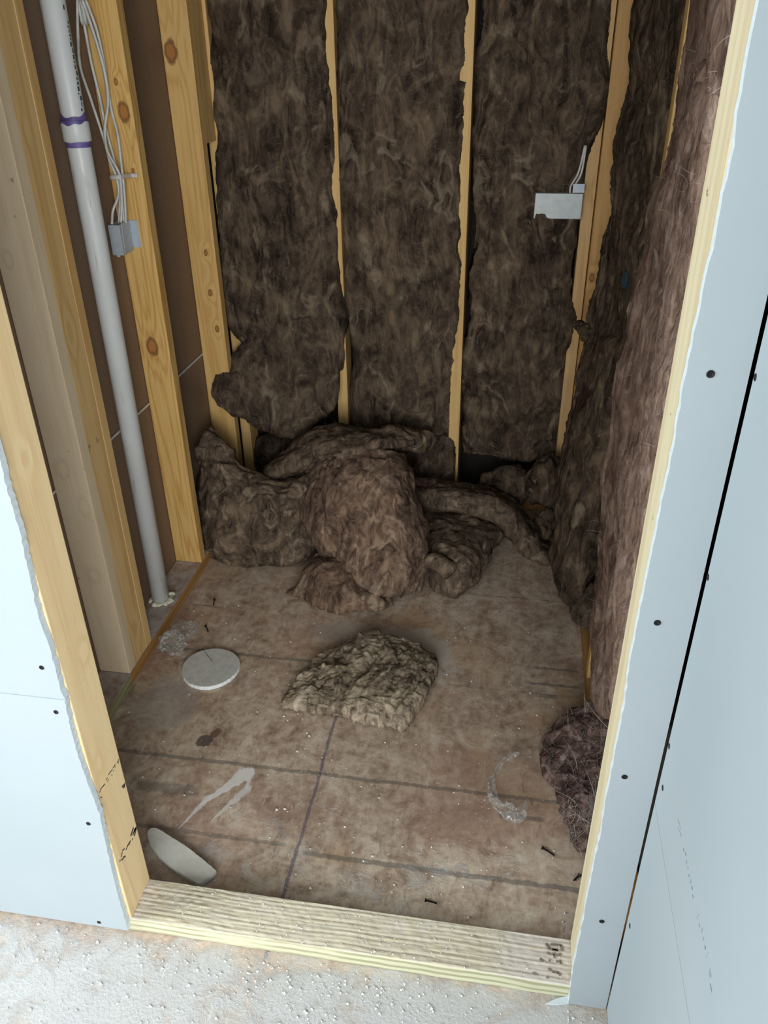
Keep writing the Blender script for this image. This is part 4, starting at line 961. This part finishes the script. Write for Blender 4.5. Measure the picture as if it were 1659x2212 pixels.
for i in range(69):
    for j in range(mm-1): a = i*mm+j; F.append([a, a+1, a+mm+1, a+mm])
cs = mesh('plastic_wrap', V, F, film_mat('clear_plastic_ribbon', .12), smooth=False); tag(cs, 'curled clear plastic ribbon on the floor near the right jamb', 'plastic')
cs.modifiers.new('t', 'SOLIDIFY').thickness = .0004
# loose screws
def floor_screw(hx, hy, tx, ty, label, z=.0035, L=.032):
    h, t = at(hx, hy, Z=z), at(tx, ty, Z=z-.0012); d = (t-h).normalized(); rt = root('loose_screw', (h.x, h.y, 0), label, 'screw', 'black screws dropped on the closet floor')
    t = h+d*max((t-h).length, .02)
    G().tube([h, h+d*.0012, h+d*.004], [.0040, .0040, .0016], 14).make('screw_head', M_SCREW, rt, smooth=False)
    P = []; R2 = []; n_ = 60
    for i in range(n_): P.append(h+d*.003+d*((t-h).length-.003)*i/(n_-1)); R2.append((.0019 if i % 3 == 0 else .0013)*(1 if i < n_-8 else (n_-i)/9))
    G().tube(P, R2, 10).make('screw_shank', M_SCREW, rt)
floor_screw(463, 1295, 461, 1309, 'black screw on the floor just in front of the heap, left of centre')
floor_screw(444, 1352, 450, 1366, 'black screw on the floor just behind the round drywall disc')
floor_screw(1171, 1831, 1199, 1849, 'black screw alone on the floor below the curled plastic ribbon')
floor_screw(918, 1944, 945, 1952, 'black screw on the floor close behind the middle of the sill')
floor_screw(1252, 1890, 1238, 1903, 'black screw half hidden against the right jamb foot')
# shim under right strip
a_ = [at(1180, 2172, Z=.004), at(1228, 2155, Z=.004), at(1229, 2168, Z=.004)]
tag(G().prism([at(1178, 2170, Z=.0008), at(1200, 2160, Z=.0008), at(1229, 2153, Z=.0008), at(1229, 2170, Z=.0008), at(1205, 2172, Z=.0008)], (0, 0, .004)).make('drywall_chip', M_GYP), 'white wedge of drywall at the foot of the right strip', 'drywall chip')
# crumbs
def crumbs():
    r = np.random.RandomState(8); V = []; F = []
    tet = np.array([[1, 0, -.5], [-.6, .9, -.5], [-.6, -.8, -.5], [0.1, 0, .8], [.2, .7, .3]]); tf = [[0, 1, 4], [1, 2, 3], [2, 0, 3], [0, 2, 1], [0, 4, 3], [1, 3, 4]]
    n = 0
    for i in range(5200):
        u = r.rand()
        if u < .62: x = r.uniform(-.35, .9); y = -r.rand()**1.3*.42-.015; sz = .0004+.0028*r.rand()**6
        elif u < .72: x = r.uniform(-.0, .84); y = r.uniform(.005, .085); sz = .0005+.0012*r.rand()**4
        else: x = r.uniform(-.28, .84); y = .095+r.rand()**1.7*1.0; sz = .0004+.0028*r.rand()**6
        if r.rand() < .25: x = .45+r.normal()*.2; y = (-.06+r.normal()*.04) if y < 0 else y; x = min(max(x, -.3), .84)
        z = ZP+.0012 if 0 <= y < .089 else 0
        if -.001 < y < .0: y = -.004
        if y < 0 and y > -.016 and (x < 0 or x > .83): y -= .02
        a = r.rand()*6.28; c, s = np.cos(a), np.sin(a); q = tet*sz*(1+.5*r.rand(5, 1)); q = np.stack([q[:, 0]*c-q[:, 1]*s, q[:, 0]*s+q[:, 1]*c, q[:, 2]*.8], 1)
        q[:, 2] -= q[:, 2].min(); V.append(q+np.array([x, y, z+.0002])); F += [[n+k for k in f] for f in tf]; n += 5
    o = mesh('drywall_crumbs', np.concatenate(V), F, plain('gypsum_crumb', 'd2cfc8', .95, 0, .08, 60), origin=(.3, 0, 0)); tag(o, 'white drywall crumbs scattered over the floor and sill', 'debris', kind='stuff')
crumbs()

for o in bpy.data.objects:
    if '_o' in o: del o['_o']
